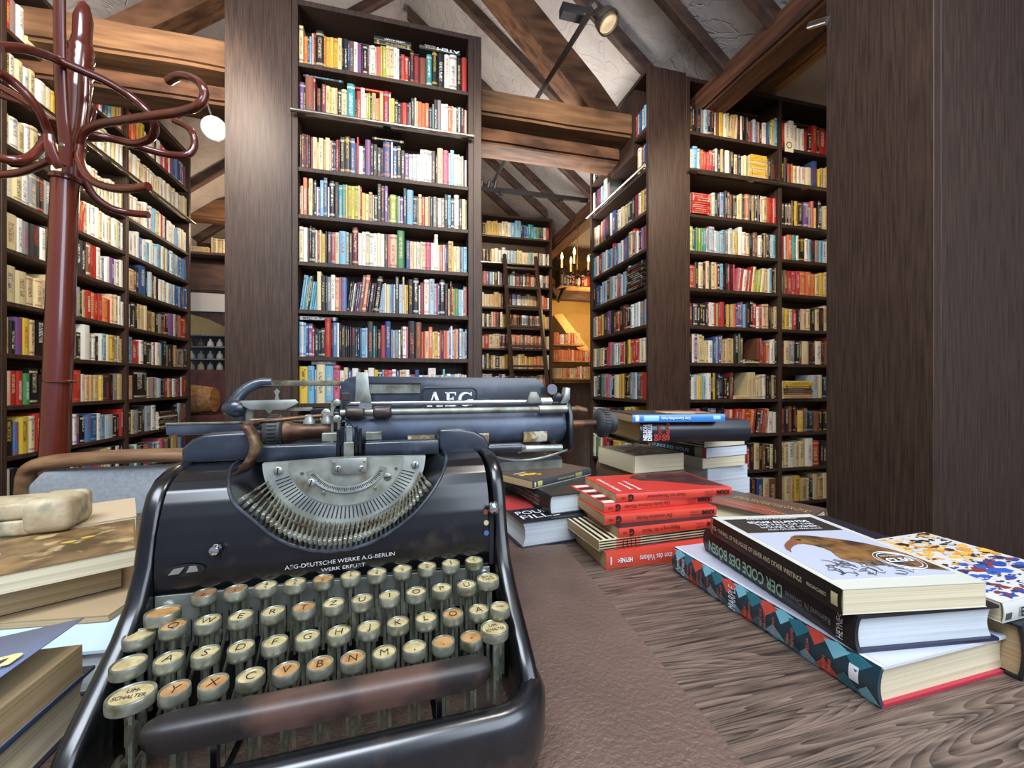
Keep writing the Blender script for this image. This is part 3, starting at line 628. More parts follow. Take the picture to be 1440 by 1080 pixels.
def screw(x, y, z, r, parent, ang=.8, m='nickel'):
    mb = MB(); mb.lathe([(r, .001), (r, -.0006), (r*.7, -.0013)], 14, ax='y', c=(x, y, z))
    d = Vector((math.cos(ang), 0, math.sin(ang)))*r*.85; q = Vector((-math.sin(ang), 0, math.cos(ang)))*r*.13; c = Vector((x, y-.00155, z))
    mb.add([c-d-q, c+d-q, c+d+q, c-d+q], [(0, 1, 2, 3)], 1)
    return mb.build('screw', [m, 'slot_black'], parent, smooth=40)
for x, z, r, a in ((-.0582, .1864, .0034, 1.5), (.0531, .1851, .0034, 1.3), (-.0329, .1753, .0034, 1.2), (.029, .1762, .0034, .1), (-.0116, .1862, .0026, 1.4), (.0075, .1852, .0026, .9),
                   (-.04, .1836, .0014, .5), (-.0229, .1667, .0014, .5), (.0188, .1675, .0014, .5), (.0364, .1834, .0014, .5), (-.0148, .1915, .0009, .5), (.0098, .1915, .0009, .5)):
    screw(x, (.147 - (.010*((.1945-z)/.057)) + .0015) if abs(x+.002) > .015 or z < .18 else .1438, z, r, seg, a)
# type bars fanned under the segment, each with its slug
def Re(ph):      # radius of the opening edge in direction ph
    best = None
    for x, y, z in edge:
        a = math.atan2(x-S0.x, (S0.z-z)); d = abs(a-ph)
        if best is None or d < best[0]: best = (d, math.hypot(x-S0.x, z-S0.z), y)
    return best[1], best[2]
for i in range(42):
    ph = math.radians(-73+146*i/41); re, ye = Re(ph)
    A = Vector(sp(.0635, ph, .0045)); dirv = Vector((math.sin(ph), 0, -math.cos(ph)))
    Bp = Vector((S0.x, 0, S0.z))+dirv*(re-.0065); Bp.y = ye+.0050+(.0012 if i % 2 else 0)
    T = (Bp-A).normalized(); side_ = T.cross(Vector((0, -1, 0))).normalized(); up = side_.cross(T)
    M = Matrix.Translation(A) @ Matrix((( side_.x, T.x, up.x, 0), (side_.y, T.y, up.y, 0), (side_.z, T.z, up.z, 0), (0, 0, 0, 1)))
    L = (Bp-A).length; w = .00065
    bar = MB().box(-w, w, 0, L, -.0010, .0010, M=M, bev=.0003).box(-w*1.5, w*1.5, L*.52, L*.60, -.0016, .0016, M=M).build('type_bar', 'nickel_dirty', TW, smooth=0)
    MB().box(-.0014, .0014, L-.001, L+.0050, -.0022, .0022, M=M, bev=.0005).box(-.001, .001, L+.0050, L+.0062, -.0014, .001, M=M).build('type_slug', 'nickel_dull', bar, smooth=0)
# lettering on the body
mb = MB()
def onbody(s, px0, z0, px1, z1, h):
    U = Vector((px1-px0, 0, z1-z0)); y = ysheet((z0+z1)/2)-.0014
    text_on(mb, s, (px0, y, z0), U, (0, 0, 1), U.length, h)
onbody('AEG-DEUTSCHE WERKE A.G-BERLIN', -.0436, .1212, .0345, .1230, .0031)
onbody('WERK ERFURT', -.019, .1165, .0125, .1172, .0027)
mb.build('maker_lettering', 'silver_paint', body, smooth=0)
for x, z, m in ((.1092, .1496, 'dot_red'), (.1092, .1411, 'dot_cream'), (.1092, .1327, 'dot_blue')):
    MB().lathe([(.0021, .0004), (.0021, -.0004)], 16, ax='y', c=(x, ysheet(z)-.0007, z)).build('colour_dot', m, body)
kn = MB().lathe([(.0018, .004), (.0018, -.002), (.0042, -.004), (.0052, -.0075), (.0045, -.011), (.002, -.013)], 18, ax='y', c=(.1148, .1075, .1546)).build('ribbon_selector', 'chrome', TW)
MB().box(.1118, .1155, .1028, .1040, .106, .150).build('selector_slot', 'slot_black', TW)
kn = MB().lathe([(.0018, .004), (.0018, -.002), (.0034, -.003), (.004, -.0055), (.003, -.008), (.001, -.009)], 16, ax='y', c=(-.0868, .1045, .1422)).build('release_button', 'chrome', TW)
mb = MB().box(-.0885, -.0850, .1034, .1036, .134, .143); mb.build('button_slot', 'slot_black', TW)
mb = MB(); mb.prism([(-.118+.024*(.5+.5*math.cos(t))-.0, .1288+.0042*math.sin(t)+.004*(.5+.5*math.cos(t))*0) for t in [2*PI*i/18 for i in range(18)]], .1022, .1026, 'y'); w = mb.build('inspection_window', 'slot_black', TW)
mb = MB(); mb.prism([(-.1155, .1268), (-.109, .1272), (-.106, .1312), (-.1125, .1305)], .1012, .1022, 'y'); mb.prism([(-.105, .1272), (-.098, .1275), (-.099, .1312), (-.103, .1315)], .1014, .1022, 'y'); mb.build('linkage', 'nickel', w)
# comb plate
zc = [(-.1245, .1115), (XR-.0165, .1045)]
mb = MB(); n = 40
pts = [(-.1245, .112), (XR-.0165, .1035), (XR-.0165, .074), (-.1245, .074)]
mb.prism(pts, .1045, .1060, 'y', bev=.0003); comb = mb.build('comb_plate', 'nickel', TW, smooth=0)
mb = MB()
for i in range(46):
    x = -.103+.208*i/45; mb.box(x-.0004, x+.0004, .1042, .1046, .074, .093+.003*((i*7) % 3)/2)
mb.build('comb_slots', 'slot_black', comb, smooth=0)
screw(-.1167, .1040, .1045, .0036, comb, .5); screw(.1070, .1040, .0985, .0034, comb, 1.1)
# keys
def key(x, y, z, r, face, letter=None, two=None, oval=1.0, tilt=.0):
    K = MB(); M = Matrix.Translation((x, y, z)) @ Matrix.Rotation(tilt, 4, 'X') @ Matrix.Diagonal((oval, 1, 1, 1))
    K.lathe([(r*.3, -.0064), (r*.90, -.0062), (r*.99, -.0054), (r, -.004), (r, .0002), (r*.965, .0009), (r*.90, .0010), (r*.86, .0005), (r*.85, -.0004)], 28, M=M)
    zb = max(.028, z-.052); a = .0022
    K.box(-a*.45, a*.45, -.0012, .0012, zb-z, -.004, M=Matrix.Translation((x, y, z)))
    K.box(-a*.45, a*.45, .0042, .0062, zb-z, -.010, M=Matrix.Translation((x-.0034, y, z)))
    K.box(-a*.45, a*.45, .0042, .0062, zb-z, -.010, M=Matrix.Translation((x+.0034, y, z)))
    # lever up to the comb
    K.tube([(x, y+.001, zb+.004), (x+(.0015), y+(.104-y)*.5, (zb+.084)/2+.001), (x+.002, .104, .083)], .0013, 5, flat=(1.7, .6))
    o = K.build('key', 'key_ring', TW, smooth=40)
    f = MB().lathe([(r*.855, -.0006), (r*.85, .0001), (r*.5, .0004)], 24, M=M).build('key_face', face, o, smooth=60)
    if letter:
        mb = MB(); h = r*(.9 if not two else .5)
        U = Vector((1, 0, 0)); V = Vector((0, math.cos(tilt), math.sin(tilt))); _, _, w, _ = text_geo(letter)
        if len(letter) <= 2:
            L = w/.72*h*.82; text_on(mb, letter, Vector((x-L/2, y-h*.5+(0 if not two else -r*.28), z+.0002)), U, V, L, h, -.012, lift=.0005)
            if two:
                _, _, w2, _ = text_geo(two); L = w2/.72*h*.82; text_on(mb, two, Vector((x-L/2, y+r*.08, z+.0003)), U, V, L, h, lift=.0005)
        else:
            ws = letter.split(' ')
            for q, wd_ in enumerate(ws):
                _, _, w, _ = text_geo(wd_); hh = r*.32; L = min(w/.72*hh*.85, r*1.35*oval)
                text_on(mb, wd_, Vector((x-L/2, y+(.12 if len(ws) > 1 else -.15)*r-q*r*.5, z+.0003)), U, V, L, hh, lift=.0005)
        mb.build('key_letter', 'ink', o, smooth=0)
    return o
F_ = ['key_cream', 'key_amber', 'key_brown']
r1 = [('2', '"', 2), ('3', '/', 2), ('4', '&', 0), ('5', '%', 0), ('6', "'", 1), ('7', '(', 0), ('8', ')', 0), ('9', '_', 0), ('0', '=', 0), ('+', '§', 0), ('!', '?', 0)]
for i, (a, b_, f) in enumerate(r1): key(-.0927+.019*i, .0973, .113, .0074, F_[f], a, b_)
for i, a in enumerate('QWERTZUIOPÜ'): key(-.1024+.019*i, .0776, .1034, .0075, F_[(1, 0, 0, 0, 1, 0, 0, 0, 0, 0, 0)[i]], a)
for i, a in enumerate('ASDFGHJKLÖÄ'): key(-.0968+.019*i, .0587, .0931, .0076, F_[(0, 0, 0, 0, 0, 0, 0, 0, 0, 1, 0)[i]], a)
for i, a in enumerate('YXCVBNM,.-'): key(-.0867+.019*i, .0414, .0846, .0077, F_[(1, 1, 0, 1, 1, 1, 0, 0, 1, 1)[i]], a)
key(-.1125, .0880, .108, .0085, 'key_amber', None, oval=1.2)
key(-.1215, .0800, .099, .0082, 'key_cream', None, oval=1.05)
key(-.1174, .0602, .093, .0085, 'key_cream', None, oval=1.05)
key(-.1068, .0412, .086, .0100, 'key_cream', 'UM- SCHALTER', oval=1.15)
key(.1050, .0800, .105, .0088, 'key_cream', 'RÜCK TASTE')
key(.1075, .0520, .0965, .0072, 'key_cream', 'TAB')
key(.1005, .0412, .0885, .0098, 'key_cream', 'UM- SCHALTER')
# shift lever down-left
MB().tube([(-.1068, .0412, .07), (-.108, .044, .05), (-.118, .05, .036), (-.128, .07, .032)], .0028, 8).build('shift_lever', 'nickel_dirty', TW)
# space bar
mb = MB(); L0, L1, yc, zz = -.0925, .0925, .0205, .0785
pr = [(-.0066, -.0100), (-.0078, -.004), (-.0078, .0015), (-.0062, .0038), (-.002, .0048), (.003, .0052), (.0068, .004), (.0078, .0005), (.0068, -.0100)]
vs = []; xs = [L0, L0+.0015, L0+.005, L0+.012]+[L0+.012+(L1-L0-.024)*i/10 for i in range(1, 10)]+[L1-.012, L1-.005, L1-.0015, L1]
for x in xs:
    e = min(x-L0, L1-x); sc_ = min(1, .35+.65*math.sqrt(max(0, min(1, e/.01))))
    vs += [(x, yc+a*sc_, zz+b_*sc_) for a, b_ in pr]
kk = len(pr); fs = [(i*kk+j, i*kk+(j+1) % kk, (i+1)*kk+(j+1) % kk, (i+1)*kk+j) for i in range(len(xs)-1) for j in range(kk)]+[tuple(range(kk)), tuple((len(xs)-1)*kk+j for j in range(kk))]
mb.add(vs, fs); sb = mb.build('space_bar', 'space_wood', TW, smooth=60)
for x in (-.06, .06): MB().box(x-.0015, x+.0015, .019, .024, .035, .075).tube([(x, .022, .037), (x, .09, .03)], .002, 6).build('space_bar_arm', 'enamel', sb)
# internal dark block behind keys
MB().box(XL+.014, XR-.018, .1065, .17, .026, .1045).build('inner_block', 'slot_black', TW)
# ears and ribbon bars
def ear(pts, name='ribbon_cover'): return MB().prism(pts, .1665, .187, 'y', bev=.003, seg=3).build(name, 'enamel_blue_sheen', TW, smooth=50)
ear([(-.1345, .1925), (-.1345, .2050), (-.1275, .2120), (-.1177, .2162), (-.095, .2172), (-.079, .2172), (-.0805, .203), (-.083, .1925)])
ear([(.080, .1905), (.0768, .198), (.0768, .2148), (.098, .2150), (.1115, .2122), (.1215, .2065), (.1275, .197), (.1275, .1890), (.085, .1885)])
for a, b in ((-.083, -.0150), (.0087, .0768)):
    MB().box(a, b, .166, .181, .1905, .2045, bev=.0015, seg=2).build('front_bar', 'enamel_blue_sheen', TW, smooth=50)
MB().box(-.030, -.0150, .183, .196, .2045, .2125, bev=.0005).build('ribbon_plate', 'nickel_dull', TW)
MB().box(.0087, .0235, .183, .196, .2045, .2120, bev=.0005).build('ribbon_plate', 'nickel_dull', TW)
# type guide
tg = MB().box(-.0088, -.0002, .1605, .1625, .186, .2060, bev=.0004).build('type_guide', 'nickel_dull', TW)
mb = MB()
for x in (-.0138, -.0104, .0014, .0048): mb.box(x-.0014, x+.0014, .166, .172, .190, .2175+(.002 if abs(x+.0045) < .006 else 0), bev=.0004)
mb.box(-.0135, .0045, .166, .170, .2030, .2055); mb.build('guide_post', 'enamel', tg)
MB().box(-.0072, -.0018, .1665, .1675, .2040, .2200, bev=.0003).build('ribbon_vibrator', 'nickel', tg)
MB().tube([(-.0130, .165, .2130), (-.0045, .165, .2235), (.0040, .165, .2130)], .0005, 5).build('guide_wire', 'enamel', tg)
# ---------------- carriage
cy, cz = .226, .2105
pt = MB().lathe([(.0, -.012), (.0205, -.012), (.0205, .228), (.0, .228)], 40, ax='x', c=(0, cy, cz)).build('platen', 'platen', TW, smooth=40)
mb = MB().prism([(.198, .186), (.205, .180), (.245, .180), (.252, .19), (.252, .232), (.243, .243), (.225, .245), (.207, .238), (.200, .224)], .2285, .2345, 'x', bev=.001)
mb.build('carriage_end', 'enamel', TW, smooth=40)
mb = MB().prism([(.205, .186), (.250, .186), (.250, .236), (.22, .242), (.205, .23)], -.0225, -.0165, 'x', bev=.001); mb.build('carriage_end', 'enamel', TW, smooth=40)
MB().lathe([(.0035, .2345), (.0045, .2355), (.0045, .236)], 16, ax='x', c=(0, .21, .19)).build('end_screw', 'chrome', TW)
mb = MB().tube([(.2345, cy, cz-.0005), (.278, cy, cz-.0005)], .0048, 16); ks = mb.build('platen_shaft', 'rust', TW)
def knob(x0, x1, r, parent, side=1, mat='rubber'):
    mb = MB(); w = x1-x0
    mb.lathe([(r*.35, x0-.002*side), (r*.8, x0), (r*.86, x0+w*.1), (r*.95, x0+w*.2), (r, x0+w*.3), (r, x0+w*.72), (r*.93, x0+w*.86), (r*.7, x0+w*.95), (r*.6, x0+w)], 36, ax='x', c=(0, cy, cz))
    for i in range(30):
        t = 2*PI*i/30; mb.box(x0+w*.28, x0+w*.74, -.0009, .0009, r-.0006, r+.0011, M=Matrix.Translation((0, cy, cz)) @ Matrix.Rotation(t, 4, 'X'))
    return mb.build('platen_knob', mat, parent, smooth=40)
k1 = knob(.278, .292, .0172, TW); MB().lathe([(.012, .292), (.0135, .294), (.0135, .3), (.011, .302)], 28, ax='x', c=(0, cy, cz)).build('knob_cap', 'rubber', k1)
MB().tube([(.243, cy+.014, cz+.016), (.258, cy+.014, cz+.0165), (.270, cy+.012, cz+.014)], [.003, .005, .004], 12).build('release_lever', 'rust', TW)
k2 = knob(-.0875, -.0700, .0170, TW); MB().tube([(-.070, cy, cz), (-.062, cy, cz), (-.052, cy, cz)], [.0125, .009, .0075], 18).build('knob_collar', 'rust', k2)
MB().tube([(-.055, cy, cz), (-.0185, cy, cz)], .0075, 18).build('platen_shaft', 'rust', TW)
mb = MB().lathe([(.0, -.049), (.0235, -.049), (.0235, -.0465), (.0, -.0465)], 48, ax='x', c=(0, .232, .196)); 
mb = MB(); mb.lathe([(.006, 0), (.028, 0), (.028, .002), (.006, .002)], 48, ax='y', c=(-.058, .236, .186)); mb.build('line_space_wheel', 'nickel', TW)
mb = MB()
for i in range(14): mb.box(-.0165-.001, -.0150, .1985, .2035, .194+i*.0022, .1949+i*.0022)
mb.box(-.0180, -.0160, .1985, .2045, .190, .226); mb.build('ratchet_strip', 'nickel_dirty', TW)
# paper plate with recess, badge and scale
pp = [(-.0235, .200), (-.0235, .2520), (-.0205, .2610), (-.0140, .2665), (-.006, .2680), (.2130, .2665), (.2195, .2640), (.2275, .2545), (.2285, .244), (.2285, .200)]
PP = MB().prism(pp, .2700, .2725, 'y', bev=.0008).build('paper_plate', 'enamel_blue_sheen', TW, smooth=40)
def rr(x0, x1, z0, z1, r, n=6):
    o = []
    for cx, cz_, a in ((x1-r, z1-r, 0), (x0+r, z1-r, 90), (x0+r, z0+r, 180), (x1-r, z0+r, 270)):
        o += [(cx+r*math.cos(math.radians(a+90*i/n)), cz_+r*math.sin(math.radians(a+90*i/n))) for i in range(n+1)]
    return o
ol = [(x, .2696, z) for x, z in rr(.0685, .1350, .2265, .2545, .006)]; ol.append(ol[0]); MB().tube(ol, .0011, 8, cap=False).build('badge_frame', 'enamel_blue_sheen', PP)
# badge letters with slab serifs
mb = MB(); z0, z1 = .2315, .2490; h = z1-z0
def bar(a, b, wa, wb=None):
    a, b = Vector((a[0], 0, a[1])), Vector((b[0], 0, b[1])); t = (b-a).normalized(); q = Vector((-t.z, 0, t.x)); wb = wb or wa
    vs = [a-q*wa/2, a+q*wa/2, b+q*wb/2, b-q*wb/2]; vs = [Vector((v.x, .2698, v.z)) for v in vs]+[Vector((v.x, .2688, v.z)) for v in vs]
    mb.add(vs, [(0, 1, 2, 3), (4, 5, 6, 7), (0, 1, 5, 4), (1, 2, 6, 5), (2, 3, 7, 6), (3, 0, 4, 7)])
ax = .0745
bar((ax+.0025, z0), (ax+.0085, z1), .0016); bar((ax+.0085, z1), (ax+.0148, z0), .0038); bar((ax+.0045, z0+h*.33), (ax+.0125, z0+h*.33), .0016)
bar((ax-.0002, z0+.0007), (ax+.0058, z0+.0007), .0014); bar((ax+.0108, z0+.0007), (ax+.0185, z0+.0007), .0014)
ex = .0960
bar((ex+.0035, z0), (ex+.0035, z1), .0036); bar((ex, z0+.0008), (ex+.0135, z0+.0008), .0016); bar((ex, z1-.0008), (ex+.013, z1-.0008), .0016); bar((ex+.003, z0+h*.52), (ex+.0095, z0+h*.52), .0015)
bar((ex+.0128, z0), (ex+.0128, z0+.0045), .0014); bar((ex+.0124, z1), (ex+.0124, z1-.004), .0014); bar((ex+.0095, z0+h*.36), (ex+.0095, z0+h*.68), .0013)
gx, gz, gr = .1218, (z0+z1)/2, h/2-.001
pr_ = [(gx+gr*1.02*math.cos(t), gz+gr*math.sin(t)) for t in [math.radians(48+i*(318-48)/16) for i in range(17)]]
for i, (a, b_) in enumerate(zip(pr_, pr_[1:])): bar(a, b_, .0014+.0026*math.sin(PI*i/15)**1.5)
bar((gx+.0058, z0+.001), (gx+.0058, z0+h*.45), .0034); bar((gx+.0018, z0+h*.45), (gx+.0088, z0+h*.45), .0014); bar((gx+.0062, z1), (gx+.0062, z1-.0048), .0014)
mb.build('badge_letters', 'white_paint', PP, smooth=0)
sc_ = MB().box(.0065, .0665, .2685, .2699, .2475, .2585, bev=.0004).build('paper_scale', 'nickel_dull', PP)
mb = MB()
for i in range(30): mb.box(.009+i*.0019, .0092+i*.0019, .2681, .2686, .2545 if i % 5 else .252, .2578)
mb.build('scale_ticks', 'ink', sc_, smooth=0)
MB().box(.006, .067, .2683, .2699, .2585, .2600).build('scale_slot', 'slot_black', PP)
mb = MB().lathe([(.0025, -.001), (.0068, -.001), (.0068, .001), (.0025, .001)], 24, ax='y', c=(.2330, .262, .2520)); mb.build('paper_plate_eye', 'chrome', PP)
# paper guide (upright nickel plate) and the front rods
MB().prism([(-.008, .225), (.0095, .225), (.0092, .248), (.0075, .272), (-.0055, .272), (-.0058, .25)], .2590, .2605, 'y', bev=.0004).build('paper_guide', 'nickel', TW)
MB().tube([(-.010, .212, .2385), (.2200, .212, .2385)], .0026, 14).build('paper_bail_rod', 'chrome', TW)
br = MB().tube([(-.016, .204, .2300), (.2270, .204, .2300)], .0034, 14).build('feed_roller_rod', 'nickel_dull', TW)
for a, b in ((-.0115, .0072), (.0145, .0330)): MB().lathe([(.002, a), (.0056, a+.0008), (.0063, a+.003), (.0063, b-.003), (.0056, b-.0008), (.002, b)], 24, ax='x', c=(0, .204, .2300)).build('rubber_roller', 'roller_brown', br, smooth=60)
MB().tube([(.193, .204, .2300), (.2270, .204, .2300)], .0046, 16).build('rod_sleeve', 'nickel', br)
MB().prism([(.002, .2385), (.0135, .2385), (.0125, .247), (.009, .254), (.005, .2525), (.0025, .246)], .2075, .2090, 'y', bev=.0003).build('paper_finger', 'nickel_dull', TW)
MB().box(.0015, .0140, .2030, .2042, .2340, .2400, bev=.0004).build('finger_clip', 'chrome', TW)
MB().box(-.0150, -.0075, .203, .209, .2420, .2500, bev=.0008).build('bail_stop', 'roller_brown', TW)
MB().prism([(.1800, .2370), (.1980, .2370), (.1960, .2420), (.1915, .2500), (.1840, .2500), (.181, .242)], .2060, .2080, 'y', bev=.0004).build('paper_finger', 'nickel_dull', TW)
MB().tube([(.198, .212, .2385), (.211, .212, .2385)], .0048, 14).build('bail_sleeve', 'nickel', TW)
mb = MB().prism([(.221, .236), (.230, .236), (.233, .242), (.2335, .254), (.2275, .2550), (.2255, .245)], .206, .216, 'y', bev=.001); mb.build('carriage_release', 'nickel', TW)
mb = MB().prism([(.212, .238), (.224, .238), (.225, .246), (.219, .249), (.215, .245)], .208, .214, 'y', bev=.001); mb.build('bail_arm', 'enamel', TW)
# peeling feed plates below the platen
for a, b in ((.0490, .0765), (.118, .135), (.175, .203)):
    MB().prism([(.2040, .1935), (.2025, .2000), (.2040, .2052), (.2050, .2050), (.2045, .200), (.2060, .1935)], a, b, 'x').build('feed_plate', 'peeling', TW)
# lower rods on the right
MB().tube([(.120, .199, .1895), (.134, .199, .1893)], .0028, 12).build('lower_rod', 'chrome', TW)
MB().tube([(.134, .199, .1892), (.170, .199, .1890)], .0052, 16).build('feed_roller', 'enamel_blue_sheen', TW)
MB().tube([(.170, .199, .189), (.1765, .199, .1885)], [.004, .0015], 14).build('roller_tip', 'nickel', TW)
MB().tube([(.168, .206, .1830), (.174, .206, .1858), (.222, .206, .1850)], [.003, .0042, .0042], 16).build('carriage_bolt', 'nickel', TW)
MB().tube(smooth_path([(.140, .204, .1795), (.165, .200, .1745), (.195, .200, .1755), (.2310, .205, .1830)], 5), .0012, 6).build('tension_wire', 'nickel', TW)
# carriage rails and rear base
MB().box(-.020, .226, .214, .285, .1600, .1735, bev=.001).build('carriage_bed', 'enamel_blue_sheen', TW)
MB().box(-.137, .226, .286, .30, .1735, .1880, bev=.001).build('rear_rail', 'enamel_blue_sheen', TW)
MB().box(.129, .226, .2125, .2145, .1600, .1700, bev=.0005).build('bed_edge', 'nickel_dull', TW)
MB().box(XL+.013, XR-.013, .178, .30, .024, .160).build('rear_housing', 'enamel', TW)
lr = MB().box(-.1790, .10, .2440, .2560, .2080, .2200, bev=.003, seg=3).build('carriage_rail', 'enamel_blue_sheen', TW, smooth=50)
MB().box(-.1785, -.02, .2435, .2465, .2185, .2206, bev=.0004).build('rail_edge', 'nickel_dirty', lr)
# left margin bracket
MB().prism([(.2635, .2565), (.2640, .2625), (.2580, .2625), (.2580, .2565)], -.1060, -.0200, 'x', bev=.0005).build('margin_bar', 'nickel_dirty', TW)
arm = smooth_path([(-.0900, .262, .2605), (-.1040, .262, .2590), (-.1150, .260, .2520), (-.1220, .257, .2420), (-.1235, .255, .2350)], 5)
MB().tube(arm, [.0048+.0022*i/(len(arm)-1) for i in range(len(arm))], 14).build('margin_arm', 'enamel_blue_sheen', TW)
mb = MB().lathe([(.003, -.1330), (.0055, -.1315), (.0060, -.1290), (.0085, -.1270), (.0095, -.1200), (.0080, -.1130), (.005, -.111)], 24, ax='x', c=(0, .252, .2335)); mb.build('arm_hub', 'enamel_blue_sheen', TW, smooth=60)
MB().box(-.1240, -.1130, .249, .256, .2190, .2300, bev=.0015).build('hub_foot', 'enamel_blue_sheen', TW)
MB().box(-.1120, -.1050, .250, .252, .2150, .2380, bev=.0005).build('bracket_plate', 'nickel_dull', TW)
mp_ = MB().prism([(-.1150, .2415), (-.0640, .2425), (-.0610, .2390), (-.0740, .2315), (-.0850, .2320), (-.0885, .2275), (-.0920, .2320), (-.1060, .2325), (-.112, .236)], .2440, .2460, 'y', bev=.0004).build('margin_plate', 'nickel', TW)
MB().prism([(-.0835, .2425), (-.0795, .2425), (-.0805, .2475), (-.0788, .2510), (-.0815, .2540), (-.0845, .2510), (-.0827, .2475)], .2445, .2455, 'y').build('pointer', 'nickel', mp_)
MB().box(-.076, -.048, .246, .250, .2300, .2335, bev=.0005).build('margin_rack', 'nickel_dull', TW)
MB().prism([(-.0500, .2230), (-.0255, .2245), (-.0200, .2310), (-.0225, .2335), (-.0480, .2325)], .2370, .2460, 'y', bev=.001).build('line_space_block', 'enamel', TW)
mb = MB()
for x, y, z, r in ((-.030, .215, .2300, .0040), (-.0195, .213, .2400, .0035), (-.0190, .208, .2240, .0040)): mb.lathe([(r*.5, -.005), (r, -.004), (r, .003), (r*.6, .004)], 18, ax='y', c=(x, y, z))
mb.box(-.0300, -.0190, .2120, .2150, .2400, .2425); mb.box(-.0255, -.0210, .2120, .2160, .2080, .2420); mb.box(-.0340, -.0170, .2080, .2100, .2270, .2310)
mb.build('spacing_linkage', 'nickel', TW)
MB().box(-.104, -.050, .236, .240, .2200, .2235, bev=.0006).build('scale_plate', 'nickel_dull', TW)
# return lever
lp = smooth_path([(-.0300, .188, .2262), (-.0480, .188, .2248), (-.0700, .186, .2230), (-.0850, .176, .2225), (-.0850, .160, .2220), (-.0816, .157, .2191), (-.0784, .156, .2118), (-.0774, .156, .2046), (-.079, .156, .1975), (-.0826, .156, .1905), (-.0868, .156, .1865)], 5)
lv = MB().tube([p+Vector((0, 0, .0025 if p.y > .18 else .001)) for p in lp], [.0026]*14+[.0040]*(len(lp)-14), 10, flat=(.75, 1.15)).build('return_lever', 'rust', TW, smooth=60)
for x, r in ((-.0415, .0052), (-.0265, .0052)):
    MB().lathe([(r*.6, .2205), (r, .2215), (r, .2245), (r*.8, .2270), (r*.8, .2290), (r*.4, .2300)], 20, c=(x, .188, 0)).build('lever_pivot', 'nickel', lv)

# ------------------------------------------------------------------ the desk
dk = empty('writing_desk', (.0, .4, 0)); tag(dk, 'dark oak writing desk with a leather blotter, carrying the typewriter and book piles', 'desk')
o = MB().box(-1.0, .80, -.55, .60, DESK-.04, DESK, bev=.003, seg=2).build('desktop', 'desk_oak', dk)
MB().box(-.94, .74, -.49, .54, DESK-.14, DESK-.04).build('apron', 'espresso', dk)
for x in (-.95, .69):
    for y in (-.5, .49): MB().box(x, x+.06, y, y+.06, 0, DESK-.14, bev=.004).build('leg', 'espresso', dk)
bl = MB().box(-.56, .2450, -.15, .6290, DESK, DESK+.0016, bev=.0007); 
bl = MB(); bl.box(-.80, 0, -.85, 0, 0, .0016, bev=.0007)
b_ = bl.build('desk_blotter', 'leather', None, loc=(.2479, .6290, DESK), rot=(0, 0, math.radians(-3.7))); tag(b_, 'brown leather desk blotter under the typewriter', 'blotter')

